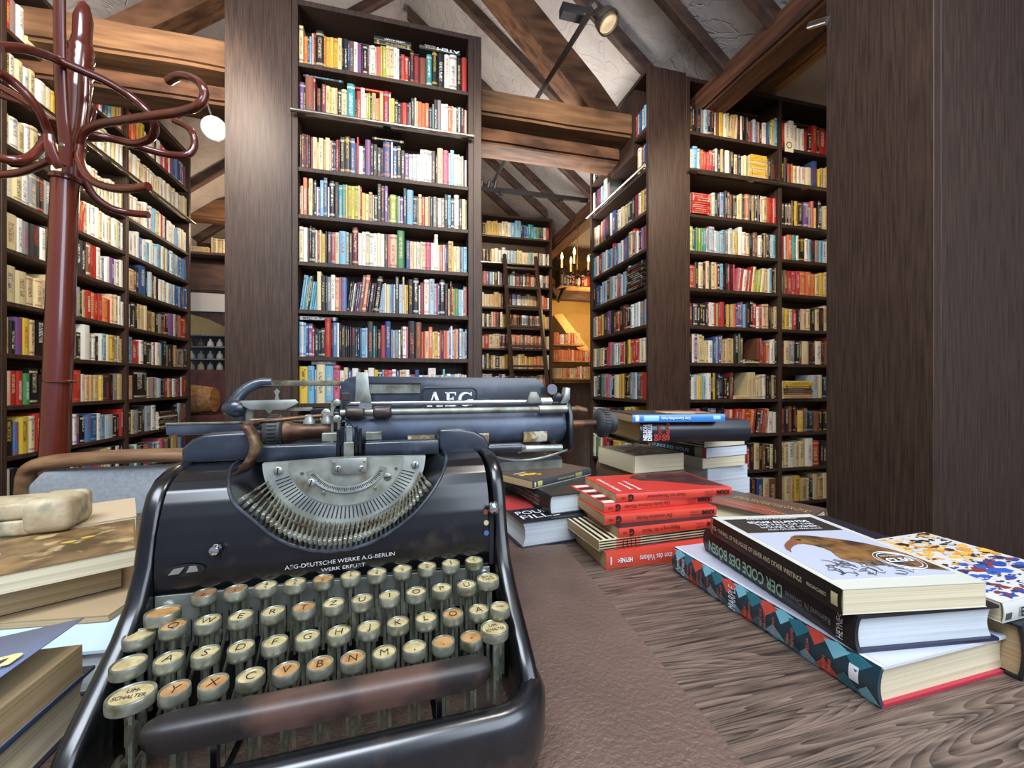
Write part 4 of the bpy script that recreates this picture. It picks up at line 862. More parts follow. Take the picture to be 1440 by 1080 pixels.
# ------------------------------------------------------------------ detailed books lying on the desk
NDESK = 0
class Book:
    """spine along +Y at x=0, pages to +X, lies flat; z 0..T"""
    def __init__(s, label, o, rot, L, W, T, cov, spine=None, pg='pages_cream', hard=False, board=None, group=None, bow=.003, name='book', lid=True):
        global NDESK; NDESK += 1
        s.L, s.W, s.T, s.hard = L, W, T, hard
        s.root = empty(name, (o[0], o[1], o[2]+.0003), math.radians(rot)); tag(s.root, label, 'book', group)
        spine = spine or cov; board = board or cov
        t = .0026 if hard else .0005; e = .003 if hard else 0
        s.t = t; mb = MB(); n = 6; bw = bow if hard else .0012; s.bw = bw
        arcp = [(-bw*math.sin(PI*i/n), T*i/n) for i in range(n+1)]
        # spine strip (slot 1), boards (slot 0)
        vs = []; 
        for y in (0, L): vs += [(x, y, z) for x, z in arcp]+[(t*1.2+x*.9, y, min(max(z, t), T-t)) for x, z in arcp]
        m = 2*(n+1); fs = []
        for i in range(n):
            fs += [(i, i+1, m+i+1, m+i), (n+1+i, m+n+1+i, m+n+2+i, n+2+i), (i, n+1+i, n+2+i, i+1), (m+i, m+i+1, m+n+2+i, m+n+1+i)]
        mb.add(vs, fs, 1)
        if lid: mb.box(0.0004, W, 0, L, T-t, T, 0)
        mb.box(0.0004, W, 0, L, 0, t, 2)
        s.cover = mb.build('cover', [cov, spine, board], s.root, smooth=50)
        pb = MB(); c = .004 if hard else .0
        x0, x1, y0, y1 = .0015, W-e-.0006, e+.0004, L-e-.0004
        vs = []; k = 6
        for y in (y0, y1):
            vs += [(x0+(-bw*.6*math.sin(PI*i/k) if hard else 0), y, t+(T-2*t)*i/k) for i in range(k+1)]+[(x1-c*math.sin(PI*(k-i)/k), y, t+(T-2*t)*(k-i)/k) for i in range(k+1)]
        m = 2*(k+1); pb.add(vs, [tuple(range(m)), tuple(range(2*m-1, m-1, -1))]+[(i, (i+1) % m, m+(i+1) % m, m+i) for i in range(m)])
        s.pages = pb.build('page_block', pg, s.root, smooth=40)
    def _m(s, mb, name, mat): return mb.build(name, mat, s.cover, smooth=0)
    def sp(s, txt, y0, y1, zc, h, mode='f', mat='white_paint', bold=0, name='spine_lettering'):
        """fractions of L for y0..y1, fraction of T for zc, h in metres"""
        mb = MB(); x = -s.bw*math.sin(PI*min(.5, zc+h/s.T if mode in 'fn' else .5))-.0011; a, b = y0*s.L, y1*s.L; z = zc*s.T
        if mode == 'f': text_on(mb, txt, (x, a, z+h/2), (0, 1, 0), (0, 0, -1), b-a, h, bold)
        if mode == 'n': text_on(mb, txt, (x, b, z-h/2), (0, -1, 0), (0, 0, 1), b-a, h, bold)
        if mode == 'v': text_on(mb, txt, (x, a, z), (0, 0, 1), (0, 1, 0), y1, h, bold)     # b = length here
        if mode == 'V': text_on(mb, txt, (x, a, z), (0, 0, -1), (0, -1, 0), b, h, bold)
        return s._m(mb, name, mat)
    def top(s, txt, x, y, length, h, ang=0, mat='white_paint', bold=0, name='cover_lettering'):
        mb = MB(); a = math.radians(ang)
        text_on(mb, txt, (x, y, s.T), (math.cos(a), math.sin(a), 0), (-math.sin(a), math.cos(a), 0), length, h, bold, lift=.0014)
        return s._m(mb, name, mat)
    def patch(s, pts, mat, lift=.0003, name='cover_picture'):
        return s._m(MB().prism(pts, s.T+lift-.0003, s.T+lift, 'z'), name, mat)
    def rect(s, x0, x1, y0, y1, mat, lift=.0003, name='cover_panel'): return s.patch([(x0, y0), (x1, y0), (x1, y1), (x0, y1)], mat, lift, name)
    def sband(s, y0, y1, z0, z1, mat, name='spine_panel'):
        mb = MB(); n = 6; vs = []
        for i in range(n+1):
            q = z0+(z1-z0)*i/n; x = -s.bw*math.sin(PI*q)-.0002-(.0001 if name == 'spine_panel' else .00015)
            vs += [(x, y0*s.L, q*s.T), (x, y1*s.L, q*s.T)]
        mb.add(vs, [(2*i, 2*i+1, 2*i+3, 2*i+2) for i in range(n)]); return s._m(mb, name, mat)
def C(h, rough=.4, coat=.0): return flat('paper_'+h.strip('#'), h, rough, coat).name
# -- right front pile
R1 = Book('thick hardback with red boards and geometric teal spine, bottom of the front right pile', (.3668, .2473, DESK), 1.2, .2555, .160, .033, C('#c9cad2', .35), C('#1d3540', .3, .5), 'pages_cream', True, C('#a8283a'), bow=.0045)
tri = [('#5fa3b5', [(0, .07, 0, 1), ]), ]
rt = random.Random(3)
mb1, mb2, mb3 = 0, 1, 2; pat = MB()
def dia(mb, yc, zc, w, h, B=R1):
    pts = [(yc-w, zc), (yc, zc-h), (yc+w, zc), (yc, zc+h)]; vs = []
    for y, z in pts:
        z = min(1, max(0, z)); y = min(.995, max(.0, y)); vs.append((-B.bw*math.sin(PI*z)-.0006, y*B.L, z*B.T))
    pat.add([Vector(v) for v in vs], [(0, 1, 2, 3)], mb)
for i in range(15):
    y = .03+i*.068
    mb = (mb1, mb2, mb3, mb1, mb2)[i % 5]
    dia(mb, y, .02+rt.random()*.1, .045, .36); dia((mb2, mb1, mb3)[i % 3], y+.034, .98-rt.random()*.1, .045, .34)
pat.build('spine_pattern', [C(h, .3, .4) for h in ('#6fa9b8', '#2c6573', '#b8483a')], R1.cover, smooth=0)
R1.sp('MARPLE', .565, .62, .0, .0, 'v') if 0 else None
for i, w in enumerate(('MARPLE',)): R1.sp(w, .555, .026, .12, .011, 'v', 'white_paint')
for i, (w, y) in enumerate((('NAOMI', .86), ('ALDERMAN', .835), ('LEIGH', .79), ('BARDUGO', .765), ('ALYSSA', .72), ('COLE', .70), ('LUCY', .655), ('FOLEY', .635), ('ELLY', .50), ('GRIFFITHS', .475), ('NATALIE', .42), ('HAYNES', .40), ('JEAN KWOK', .36), ('VAL', .30), ('McDERMID', .28), ('DREDA', .22), ('RUTH', .16), ('WARE', .14))): R1.sp(w, y, .018 if len(w) > 4 else .011, .18, .0028, 'v', C('#d9604a'))
R1.sp('Agatha', .93, .020, .2, .007, 'v', 'white_paint'); R1.sp('Christie', .89, .022, .15, .007, 'v', 'white_paint')
R1.sband(.055, .085, .32, .72, 'white_paint', 'publisher_mark')
R1.rect(.0045, .158, .0005, .2550, C('#aeb2c0', .3), .0004)
R2 = Book('black hardback with pale green spine title, middle of the front right pile', (.3657, .2640, DESK+.0338), -7.2, .217, .139, .031, C('#1c1a1e', .35), C('#19171a', .35), 'pages_white', True, C('#20243a'), bow=.0035)
R2.sp('DER CODE DES BÖSEN', .355, .93, .42, .0125, 'f', C('#86a88c'), .02)
R2.sp('Raimund N. Dronnel', .10, .335, .45, .006, 'f', C('#777a80'))
R2.sp('HEYNE<', .045, .021, .18, .0062, 'v', C('#cfd2d6'))
R3 = Book('white paperback with a brown crow on its cover, top of the front right pile', (.3526, .2674, DESK+.0656), -9, .190, .136, .0215, C('#c2c2b6', .3, .3), C('#15130f', .35), 'pages_cream')
R3.rect(.007, .129, .016, .178, C('#a9adbb', .35), .0003)
R3.rect(.008, .126, .130, .177, C('#2b2623', .35), .0006)
R3.top('EDGAR ALLAN POE', .030, .158, .078, .0065, 0, bold=.02); R3.top('THE FALL OF THE', .034, .149, .072, .0060, 0); R3.top('HOUSE OF USHER', .034, .1405, .072, .0060, 0)
R3.top('AND OTHER WRITINGS', .036, .134, .068, .0036, 0); R3.top('PENGUIN CLASSICS', .036, .1705, .066, .0034, 0)
crow = [(.0158, .0745), (.021, .082), (.030, .0895), (.038, .0935), (.046, .094), (.052, .0900), (.057, .082), (.058, .073), (.054, .064), (.052, .055), (.058, .046), (.068, .040), (.082, .037), (.10, .030), (.118, .026), (.1285, .022),
        (.1285, .060), (.122, .075), (.112, .090), (.100, .100), (.088, .107), (.076, .1135), (.066, .1175), (.056, .118), (.048, .1145), (.041, .1075), (.032, .101), (.022, .092), (.0165, .083)]
noisy('crow_brown', srgb('#3a2a1e'), srgb('#8a6238'), 60, .4, lo=.35, hi=.65, coat=.3)
R3.patch(crow, 'crow_brown', .0007)
R3.patch([(.0158, .0745), (.021, .082), (.030, .0895), (.038, .0945), (.043, .0985), (.041, .1065), (.032, .101), (.022, .092), (.0165, .083)], C('#7a4a34', .3, .4), .0009, 'crow_beak')
R3.patch([(.049+.0022*math.cos(t), .1045+.0022*math.sin(t)) for t in [PI*i/6 for i in range(12)]], C('#101010', .2), .001, 'crow_eye')
rg = random.Random(5); mb = MB()
for i in range(60):
    a, b, t, l = .02+rg.random()*.085, .018+rg.random()*.026, rg.random()*PI, .006+rg.random()*.008
    p = Vector((a, b, R3.T+.0009)); d = Vector((math.cos(t), math.sin(t), 0))*l; mb.tube([p, p+d*.5+Vector((d.y, -d.x, 0))*.25, p+d], .0003, 4)
R3._m(mb, 'scribbled_nest', C('#33333d'))
def circ(cx, cy, r, n=32): return [(cx+r*math.cos(2*PI*i/n), cy+r*math.sin(2*PI*i/n)) for i in range(n)]
for rr_, lf in ((.0195, .0012), (.0165, .0012)):
    mb = MB(); pts = [(x, y, R3.T+lf) for x, y in circ(.104, .046, rr_)]; pts.append(pts[0]); mb.tube(pts, .00035, 4, cap=False); R3._m(mb, 'price_seal', 'white_paint')
R3.top('£2.50', .0905, .0425, .027, .0075, 0, bold=.03); R3.lettering = R3.top('SPECIAL PRICE', .0935, .0545, .021, .0022)
R3.sp('POE • THE FALL OF THE HOUSE OF USHER AND OTHER WRITINGS', .21, .97, .5, .0052, 'n', C('#cbbfa2'))
R3.sp('PENGUIN CLASSICS', .07, .18, .5, .0032, 'n', C('#cbbfa2'))
R3.sband(.015, .05, .25, .75, C('#c2b48c')); R3.sband(.975, 1, .05, .95, C('#b04a2c'))
# -- far right pile
K1 = Book('thick black book at the right edge of the desk, under the splattered one', (.668, .2500, DESK), 94, .150, .150, .048, C('#1a1a1d', .5), None, 'pages_tan', True, C('#1a1a1d'))
K2 = Book('book with a splattered white, orange and blue cover at the right edge of the desk', (.6560, .2510, DESK+.0488), 92, .150, .138, .018, C('#c9c6c0', .3, .3), C('#cbcac2'), 'pages_cream')
rg = random.Random(11); spl = MB(); SPC = ['#2a2624', '#b8b6b0', '#3c3632', '#c98a3a', '#d8b070', '#2b4590', '#3656a6', '#b6b6ba', '#7a3a34', '#2b3558', '#d08a2c', '#e0a84a']
for i in range(420):
    u, v = rg.random(), rg.random(); r_ = .0012+.0045*rg.random()**2; x, y = .004+u*.130, .004+v*.142
    # x runs away from the viewer, y to the left
    c = rg.choice(['#2a2624', '#b8b6b0', '#3c3632', '#c98a3a', '#d8b070']) if x > .062 else rg.choice(['#2b4590', '#3656a6', '#b6b6ba', '#7a3a34', '#2b3558'])
    if .070 < x < .1 and rg.random() < .5: c = rg.choice(['#d08a2c', '#e0a84a'])
    pts = [(min(.136, max(.001, x+r_*(.5+rg.random())*math.cos(t)*.8)), min(.149, max(.001, y+r_*(.6+rg.random())*math.sin(t)*1.5))) for t in [2*PI*j/8 for j in range(8)]]
    spl.prism(pts, K2.T+.00002+.0000015*i, K2.T+.0003+.0000015*i, 'z', SPC.index(c))
spl.build('cover_artwork', [C(c, .3) for c in SPC], K2.cover, smooth=0)
K2.sp('Bd.', .64, .92, .5, .010, 'f', 'ink', .02) if 0 else K2.sp('Bd. 2', .70, .86, .48, .0085, 'n', 'ink', .02)
K2.sband(.93, .985, .15, .5, C('#4a4a48'))
B4 = Book('dark hardback with a blue edge lying behind the crow paperback', (.565, .405, DESK), -4, .15, .11, .038, C('#22202a'), C('#28304a'), 'pages_cream', True)
B5 = Book('brown hardback with rounded spine and yellow lettering, between the red pile and the crow book', (.7556, .6043, DESK), 24+180-180, .185, .13, .028, C('#5a4138', .4, .3), C('#8a5c48', .35, .4), 'pages_cream', True, C('#5a4138'), bow=.008)
B5.root.rotation_euler.z = math.radians(24+180); B5.root.location = (.682+.0, .772, DESK+.0003)
B5.rect(.0, .13, 0, .185, C('#59453e', .35), .0002)
for q, (w, xx) in enumerate((('DIE RÜCKKEHR DES', .045), ('TANZLEHRERS', .056), ('KRIMINALROMAN', .10))): B5.top(w, xx, .175, .13, .007, -90, C('#c2a24e' if q < 2 else '#b8846a'))
B5.patch([(.075, .02), (.125, .02), (.125, .14), (.095, .15), (.075, .11)], C('#8a4a38', .35), .0004)
# -- middle pile of red crime paperbacks, spines to the viewer, printed upside down as they lie
def P(label, o, ang, L, W, T, cov, spine=None, **k): return Book(label, (o[0]+L*math.cos(math.radians(ang)), o[1]+L*math.sin(math.radians(ang)), o[2]), 90+ang, L, W, T, cov, spine, **k)
RED = C('#c2382e', .32, .3)
z = DESK
M1 = P('thick orange red paperback with white spine title, lowest of the red pile', (.2712, .5297, z), -1, .190, .12, .0225, RED, C('#c4452f', .35, .2), pg='pages_tan')
M1.sp('HEYNE<', .79, .91, .5, .0062, 'f', 'white_paint', .03); M1.sp('Im Schatten des Vulkans', .33, .73, .5, .0085, 'f', 'white_paint'); M1.sband(.955, .965, .25, .75, 'white_paint')
z += .0230
M2 = P('paperback with black and cream zebra stripes, second lowest in the red pile', (.2640, .5370, z), 3, .198, .12, .0150, C('#d5cba6', .35), C('#cfc59c'), pg='pages_tan')
for i in range(20): M2.rect(.002, .118, .004+i*.0098, .0085+i*.0098, C('#18161a', .35), .0003, 'cover_stripe')
M2.rect(.03, .119, .115, .165, C('#c9583e'), .0006)
mbs = MB()
for i in range(4):
    zz = (.06+.25*i)*M2.T; mbs.add([(-.0017, 0, zz), (-.0017, M2.L, zz+.0006), (-.0017, M2.L, zz+.0022), (-.0017, 0, zz+.0020)], [(0, 1, 2, 3)])
M2._m(mbs, 'spine_stripes', C('#18161a', .35)); M2.sband(.66, .86, .0, 1.0, C('#cf7458'))
mb = MB(); [mb.box(-.0022, -.0018, M2.L*(.70+.035*i), M2.L*(.705+.035*i), .002, .012) for i in range(4)]; M2._m(mb, 'spine_lettering', 'ink')
z += .0154
def krimi(label, o, ang, L, T, title, auth, num, extra=None):
    b = P(label, o, ang, L, .122, T, RED, C('#c8402f', .35, .25), pg='pages_tan')
    b.sp('KRIMI', .03, .145, .5, .0066, 'f', 'ink', .035); a = auth.split(' ')
    b.sp(a[0], .165, .25, .30, .0028, 'f', 'ink'); b.sp(a[1], .165, .25, .66, .0028, 'f', 'ink')
    b.sp(title, .42, .42+.022*len(title)*.75, .5, .0055, 'f', 'ink'); b.sp('G', .86, .905, .5, .0095, 'f', 'ink', .05); b.sp(num, .925, .965, .5, .0038, 'f', 'ink'); return b
M3 = krimi('red crime paperback titled Begegnung in der Nacht, fourth from the top of the red pile', (.2955, .5385, z), 1.5, .175, .0138, 'Begegnung in der Nacht', 'HILLARY WAUGH', '3202')
M3.rect(.0, .122, .0, .175, C('#2a2226', .3), .0004)
z += .0142
M4 = krimi('red crime paperback titled Der vornehme Mörder, third from the top of the red pile', (.2820, .5560, z), -.5, .192, .0134, 'Der vornehme Mörder', 'FRANCIS CLIFFORD', '2002')
M4.rect(.03, .12, .01, .10, C('#2a2226', .3), .0004)
z += .0138
M5 = krimi('scuffed red crime paperback, second from the top of the red pile', (.2880, .5690, z), 2, .196, .0120, 'Die fünfte Kolonne Mörder', 'KENNETH ROYCE', '5038')
for i in range(7): M5.rect(.006+i*.0165, .017+i*.0165, .155, .192, C('#33202a' if i % 2 else '#e0d8cc'), .0004, 'cover_lettering')
z += .0124
M6 = krimi('red crime paperback with a dark picture on its cover, top of the red pile', (.3103, .5730, z), -2, .203, .0125, 'Hotel mit Showzimmer', 'HARTLEY HOWARD', '5061')
# local: x away from viewer, y leftwards
noisy('cover_dark_print', srgb('#3c2326'), srgb('#5c3a38'), 30, .3, coat=.4)  # brownish black print of the cover picture
M6.patch([(.012, .004), (.118, .004), (.119, .085), (.113, .115), (.095, .130), (.075, .120), (.062, .09), (.045, .065), (.02, .035)], 'cover_dark_print', .0004)
M6.top('G', .018, .022, .012, .012, 180, 'ink', .04) if 0 else None
for w, xx, y_, l, h in (('HARTLEY HOWARD', .010, .188, .085, .0060), ('Hotel mit', .018, .165, .045, .0060), ('Showzimmer', .012, .152, .06, .0060)): M6.top(w, xx, y_, l, h, 0, 'white_paint', .02)
# -- pile behind the typewriter's right side
N1 = Book('thick book with large white lettering on black and red cover, lowest beside the typewriter', (.3256, .645, DESK), 7, .215, .150, .0425, C('#26252b', .3, .3), C('#26252b'), 'pages_white', True, C('#2a2e3c'))
N1.root.rotation_euler.z = math.radians(7+180-180)
# spine lies on the right: mirror by turning half round
N1.root.location = (.3256-.215*math.sin(math.radians(7)), .645+.215*math.cos(math.radians(7)), DESK+.0003); N1.root.rotation_euler.z = math.radians(187)
N1.patch([(.085, .060), (.149, .060), (.149, .150), (.10, .150)], C('#a83a38', .3), .0003)
N1.top('POUR', .144, .184, .060, .017, 180, 'white_paint'); N1.top('FILLE', .144, .207, .066, .018, 180, 'white_paint')
N2 = Book('thick black hardback with grey lettering, middle of the pile beside the typewriter', (.2300, .6440, DESK+.0430), 8, .215, .135, .0335, C('#2f2c2a', .4), C('#1c1b1c', .4), 'pages_white', True, C('#2a2a2c'))
for i, (w, l) in enumerate((('DIE NACHT DER', .10), ('LANGEN SCHATTEN', .11), ('THRILLER', .06))): N2.sp(w, .15+.0*i, .15+l/.215, .3+.2*i, .0042, 'n', C('#8a8a84'))
for i in range(5): N2.top('WERKAUSGABE', .02, .185-i*.022, .09, .008, 0, C('#6e6a60'))
N3 = P('thin grey paperback with yellow flowers on top of the pile beside the typewriter', (.2138, .6890, DESK+.0770), 28.8, .168, .118, .0135, C('#4a443f', .35), C('#3c4048'), pg='pages_tan')
N3.sband(.0, 1, .0, .12, C('#c9c6b4')); N3.sp('Hiroshima mon amour', .33, .62, .5, .0048, 'f', C('#b9b45a')); N3.sband(.18, .3, .2, .8, C('#8f8c52')); N3.sband(.86, .93, .2, .85, C('#b9b45a')); N3.sband(.955, .98, .2, .8, C('#c9c6b4'))
rg = random.Random(2)
for i in range(9): N3.patch(circ(.03+.02*rg.random(), .115+.035*rg.random(), .005, 8), C('#c9a23a'), .0004+.00002*i, 'cover_flower')
N3.patch(circ(.085, .045, .008, 10), C('#d0b048'), .0004, 'cover_flower'); N3.patch([(.08, .10), (.1, .08), (.105, .06), (.09, .055), (.075, .08)], C('#b5aa94'), .0005)
N3.rect(.06, .063, .125, .155, C('#c9c6b4'), .0005, 'cover_lettering')
# -- thick cream paperback behind
H1 = Book('dark hardback under the thick cream paperback, lowest behind the red pile', (.474, .772, DESK), 6, .17, .125, .037, C('#4a4038'), None, 'pages_cream', True)
H2 = Book('grey hardback under the thick cream paperback, behind the red pile', (.470, .776, DESK+.0375), 4, .165, .122, .0345, C('#6a5a48'), None, 'pages_cream', True)
T1 = Book('thick cream paged paperback with black and white photo cover behind the red pile', (.592, .905, DESK+.0726), 180+5.3, .1386, .129, .0370, C('#6b675e', .35), None, 'pages_cream')
T1.root.location = (.461, .774, DESK+.0729); T1.root.rotation_euler.z = math.radians(5.3)
rg = random.Random(4)
for i in range(26):
    x, y = .01+.1*rg.random(), .01+.115*rg.random(); T1.patch([(x, y), (x+.02*rg.random()+.004, y+.003), (x+.012, y+.012), (x-.002, y+.008)], C(rg.choice(['#c9c5b8', '#8f8a7c', '#3a3834', '#a89a80'])), .0003+.00001*i)
# T1 spine hidden on its left side: page edges face the viewer
T1.cover.data.materials[1] = MATS['pages_cream']
# -- back right pile
z = DESK
FIXT = {.0290: .0360, .0270: .0310, .0215: .0240, .0205: .0225, .0235: .0265}
def Q(label, x, y, ang, T, cov, spine, pg='pages_white', L=.185, W=.132, **k):
    global z; T = FIXT[T]; b = Book(label, (x, y, z), ang, L, W, T, cov, spine, pg=pg, **k); z += T+.0005; return b
O1 = Q('white paged paperback, lowest of the tall pile at the back right', .670, .806, 8, .0290, C('#b9b9b4'), C('#c9c9c4'))
O2 = Q('white paged paperback, second lowest of the tall pile at the back right', .668, .808, 9, .0270, C('#c4c4be'), C('#c9c9c4'))
O3 = Q('paperback with yellowed pages, third from the bottom of the back right pile', .648, .800, 7, .0215, C('#8c8878'), C('#b5b09c'), 'pages_cream')
O4 = Q('black spined paperback with red and white lettering in the back right pile', .655, .797, 9, .0205, C('#3a3a44'), C('#22242c', .35))
O4.sp('STUNDE DER WÖLFE', .25, .92, .5, .0080, 'n', C('#8fb0d0'), .02); O4.sband(.0, .06, 0, 1, C('#c4543c')); O4.sband(.06, .17, 0, 1, C('#8a9a78')); O4.sband(.95, 1, 0, 1, C('#c4543c'))
O5 = Q('zebra striped paperback just below the thick black hardback, back right pile', .652, .800, 9, .0235, C('#26242a'), C('#26242a'), 'pages_cream')
for i in range(4): O5.sband(0, 1, .08+.24*i, .16+.24*i, C('#c9c1a4'))
O6 = P('very thick black hardback with red and white title, near top of the back right pile', (.444, .727, .9055), -6.8, .235, .150, .0420, C('#1b1c21', .35), C('#17181d', .3, .3), pg='pages_tan', hard=True, bow=.006)
zq = .9055
O6.sp('NELSON', .945, .030, .14, .0085, 'v', 'white_paint', .04); O6.sp('DEMILLE', .905, .032, .12, .0085, 'v', 'white_paint', .04)
for i, (w, l) in enumerate((('DIE', .013), ('TOCHTER', .030), ('DES', .013), ('GENERALS', .034))): O6.sp(w, .855-.035*i, l, .12, .0066, 'v', C('#b8382c'), .03)
O7 = P('paperback with bright blue spine and picture cover, top of the back right pile', (.4187, .7056+.004, .9480), -8.3, .187, .125, .0145, C('#6a5a50', .3, .3), C('#3a7ab8', .3, .3), pg='pages_tan')
O7.sp('Götz George/Felix Huby', .38, .70, .5, .0055, 'f', C('#d5e2ee'), .02); O7.sband(.72, .88, .18, .85, C('#8fc4e0')); O7.sband(.93, .97, .15, .9, C('#d5e2ee')); O7.sband(.05, .13, .3, .8, C('#8fc4e0'))
for pts, c in (([(0, .10), (.12, .10), (.12, .187), (0, .187)], '#3a3630'), ([(.02, .125), (.115, .135), (.115, .165), (.03, .160)], '#c9b83a'), ([(.02, .02), (.06, .01), (.09, .05), (.08, .10), (.05, .12), (.03, .08)], '#b88a68'), ([(.06, .0), (.12, .02), (.12, .06), (.08, .05)], '#3a3232'), ([(.01, .055), (.03, .05), (.05, .11), (.02, .11)], '#d8cbb8')):
    O7.patch(pts, C(c, .3), .0003+.0001*len(c)+rnd.random()*.0001)
# -- left group
A1 = Book('tall pale blue topped book lying open faced at the left of the typewriter, lowest there', (-.235, .6305, DESK), 180-5, .20, .24, .0375, C('#b9cedd', .35), C('#2a2c40'), 'pages_white', True, C('#23263c'))
A1.root.location = (-.47, .435, DESK+.0003); A1.root.rotation_euler.z = math.radians(-4)
A2 = Book('tan cardboard covered volume with yellow spots under the picture book, left of the typewriter', (-.49, .490, DESK+.0383), -6, .19, .225, .0060, C('#a58e6c', .6), None, 'pages_tan')
for x, y in ((.045, .15), (.16, .055), (.17, .13)): A2.patch([(x+.007*math.cos(t), y+.0035*math.sin(t)) for t in [2*PI*j/12 for j in range(12)]], C('#c2ae2c'), .0003, 'cover_spot')
A3 = Book('dark covered book between the tan volume and the picture book, left of the typewriter', (-.475, .425, DESK+.0448), 28.5, .115, .212, .0258, C('#38322c'), None, 'pages_tan')
A4 = Book('brown picture book with a flower cover and pale page edges, left of the typewriter', (-.466, .405, DESK+.0712), 28.5, .130, .225, .0175, C('#6e5638', .4), None, 'pages_cream')
noisy('painted_cover', srgb('#4c3a24'), srgb('#9a7a50'), 26, .4, lo=.35, hi=.65, c3=srgb('#b59a6a'), s3=40, lo3=.58, hi3=.68)
A4.rect(.001, .223, .002, .128, 'painted_cover', .0003)
A4.patch([(.055, .0), (.105, .0), (.075, .032)], C('#c23a6a'), .0006)
for x in (.172, .186): A4.patch([(x+.006*math.cos(t), .072+.0028*math.sin(t)+.5*(x-.172)) for t in [2*PI*j/12 for j in range(12)]], C('#c9a83a'), .0006, 'cover_spot')
mb = MB(); mb.tube([(.09, .07, A4.T+.0006), (.115, .055, A4.T+.0006), (.125, .07, A4.T+.0006)], .0012, 5); A4._m(mb, 'cover_drawing', C('#b5aa94'))
A6 = Book('thick cream hardback hidden low behind the brown picture book, left of the typewriter', (-.530, .532, DESK), 28.5, .12, .225, .050, C('#9a8868', .6), None, 'pages_cream')
A5 = Book('cream book lying under the worn vellum book, left of the typewriter', (-.532, .530, DESK+.0505), 28.5, .12, .225, .0385, C('#bda888', .6), None, 'pages_cream')
noisy('worn_vellum', srgb('#9a8868'), srgb('#c4b594'), 40, .6, c3=srgb('#85836c'), s3=45, lo3=.52, hi3=.66)
mb = MB().box(-.17, -.034, 0, .055, 0, .0175, bev=.003, seg=2).box(-.17, -.034, 0, .055, .0180, .036, bev=.003, seg=2)
wb = mb.build('worn_book', 'worn_vellum', None, loc=(-.372, .588, DESK+.0905), rot=(0, 0, math.radians(10)), smooth=50); tag(wb, 'worn cream vellum book with a rounded spine piece, topmost left of the typewriter', 'book'); NDESK += 1
MB().box(-.042, 0, -.002, .057, -.0003, .0385, bev=.0085, seg=4).build('spine_cap', 'worn_vellum', wb, smooth=60)
G2 = Book('dark blue green marbled book under the lifted cover, front left corner', (-.44, .20, DESK), 0, .20, .203, .0365, C('#223a4e', .35, .3), None, 'pages_cream', True, C('#2c2438'))
G1 = Book('thick old paperback with a lifted lavender blue cover, front left corner', (-.43, .215, DESK+.0370), -1, .176, .190, .0240, C('#6c789c', .35, .3), None, 'pages_tan', lid=False)
mb = MB(); vs = []; nx = 10
for i in range(nx+1):
    u = i/nx
    for y in (0, .1765): vs.append((.19*u, y, .0242+.019*u**1.6))
mb.add(vs, [(2*i, 2*i+2, 2*i+3, 2*i+1) for i in range(nx)]); lidc = mb.build('lifted_cover', C('#7884a8', .35, .3), G1.root, smooth=60); sm = lidc.modifiers.new('t', 'SOLIDIFY'); sm.thickness = .0005
def on_lid(s_, x, y, length, h, ang, mat):
    mb = MB(); a = math.radians(ang); text_on(mb, s_, (x, y, 0), (math.cos(a), math.sin(a), 0), (-math.sin(a), math.cos(a), 0), length, h, .04)
    mb.v = [(v[0], v[1], .0262+.019*(max(0, v[0])/.19)**1.6) for v in mb.v]; return mb.build('cover_lettering', mat, lidc, smooth=0)
on_lid('un', .148, .122, .038, .019, 0, C('#d8cf8a')); on_lid('ie', .152, .098, .033, .018, 0, C('#d8cf8a'))

# ------------------------------------------------------------------ unprojection of traced curves at a chosen distance from the camera
def ray(px, py, d):
    d = d*RS
    l = (px-720)/585; z_ = (541-py)/585; c, s = math.cos(YAW), math.sin(YAW)
    return CAM+d*Vector((l*c+s, -l*s+c, z_))
# coat stand
RS = 1.1
cs = empty('coat_stand', (-.913, 1.353, 0)); tag(cs, 'glossy red brown bentwood coat stand with curled hooks, behind the left end of the desk', 'coat stand')
def T_(o, root=cs): o.location = -root.location; return o
base_p = ray(76, 655, 1.0); topp = ray(92, 250, 1.0); dirp = (topp-base_p)/(topp.z-base_p.z); foot = base_p-dirp*(base_p.z-.25)
mb = MB(); mb.tube([foot, base_p-dirp*.2, base_p], [.030, .030, .0295], 24); mb.tube([base_p, topp], [.0295, .0275], 24)
T_(mb.build('pole', 'rosewood', cs))
mb = MB(); q = ray(84, 536, 1.0)
for k_ in (0,): mb.tube([q-dirp*.004, q-dirp*.002, q+dirp*.002, q+dirp*.004], [.029, .0318, .0318, .029], 24)
q = topp; mb.tube([q-dirp*.012, q-dirp*.008, q, q+dirp*.006], [.0275, .033, .033, .0275], 24)
T_(mb.build('collar', 'rosewood', cs))
# turned upper post and finial
ph = [(0, .030), (.1, .027), (.2, .029), (.26, .033), (.285, .036), (.296, .031), (.307, .037), (.318, .032), (.33, .0375), (.341, .0325), (.352, .0375), (.363, .032), (.375, .036), (.388, .030), (.41, .026), (.46, .027), (.50, .015), (.51, .003)]
up0 = topp+Vector((-.012, .045, 0))
T_(MB().tube([up0+Vector((.020*h/.4, 0, h)) for h, r in ph], [r*.78 for h, r in ph], 24).build('finial', 'rosewood', cs, smooth=60))
def hook(pts, r=.0098): return T_(MB().tube(smooth_path([ray(*p) for p in pts], 7), r, 12).build('hook', 'rosewood', cs, smooth=70))
hook([(118, 215, .98), (112, 204, .97), (118, 186, .96), (138, 175, .95), (175, 169, .93), (215, 163, .91), (250, 158, .90), (276, 150, .88), (287, 137, .88), (285, 122, .88), (272, 111, .9), (252, 107, .92), (237, 114, .94)])
hook([(112, 204, .97), (112, 225, .96), (124, 250, .94), (150, 263, .92), (180, 266, .90), (209, 262, .89)])
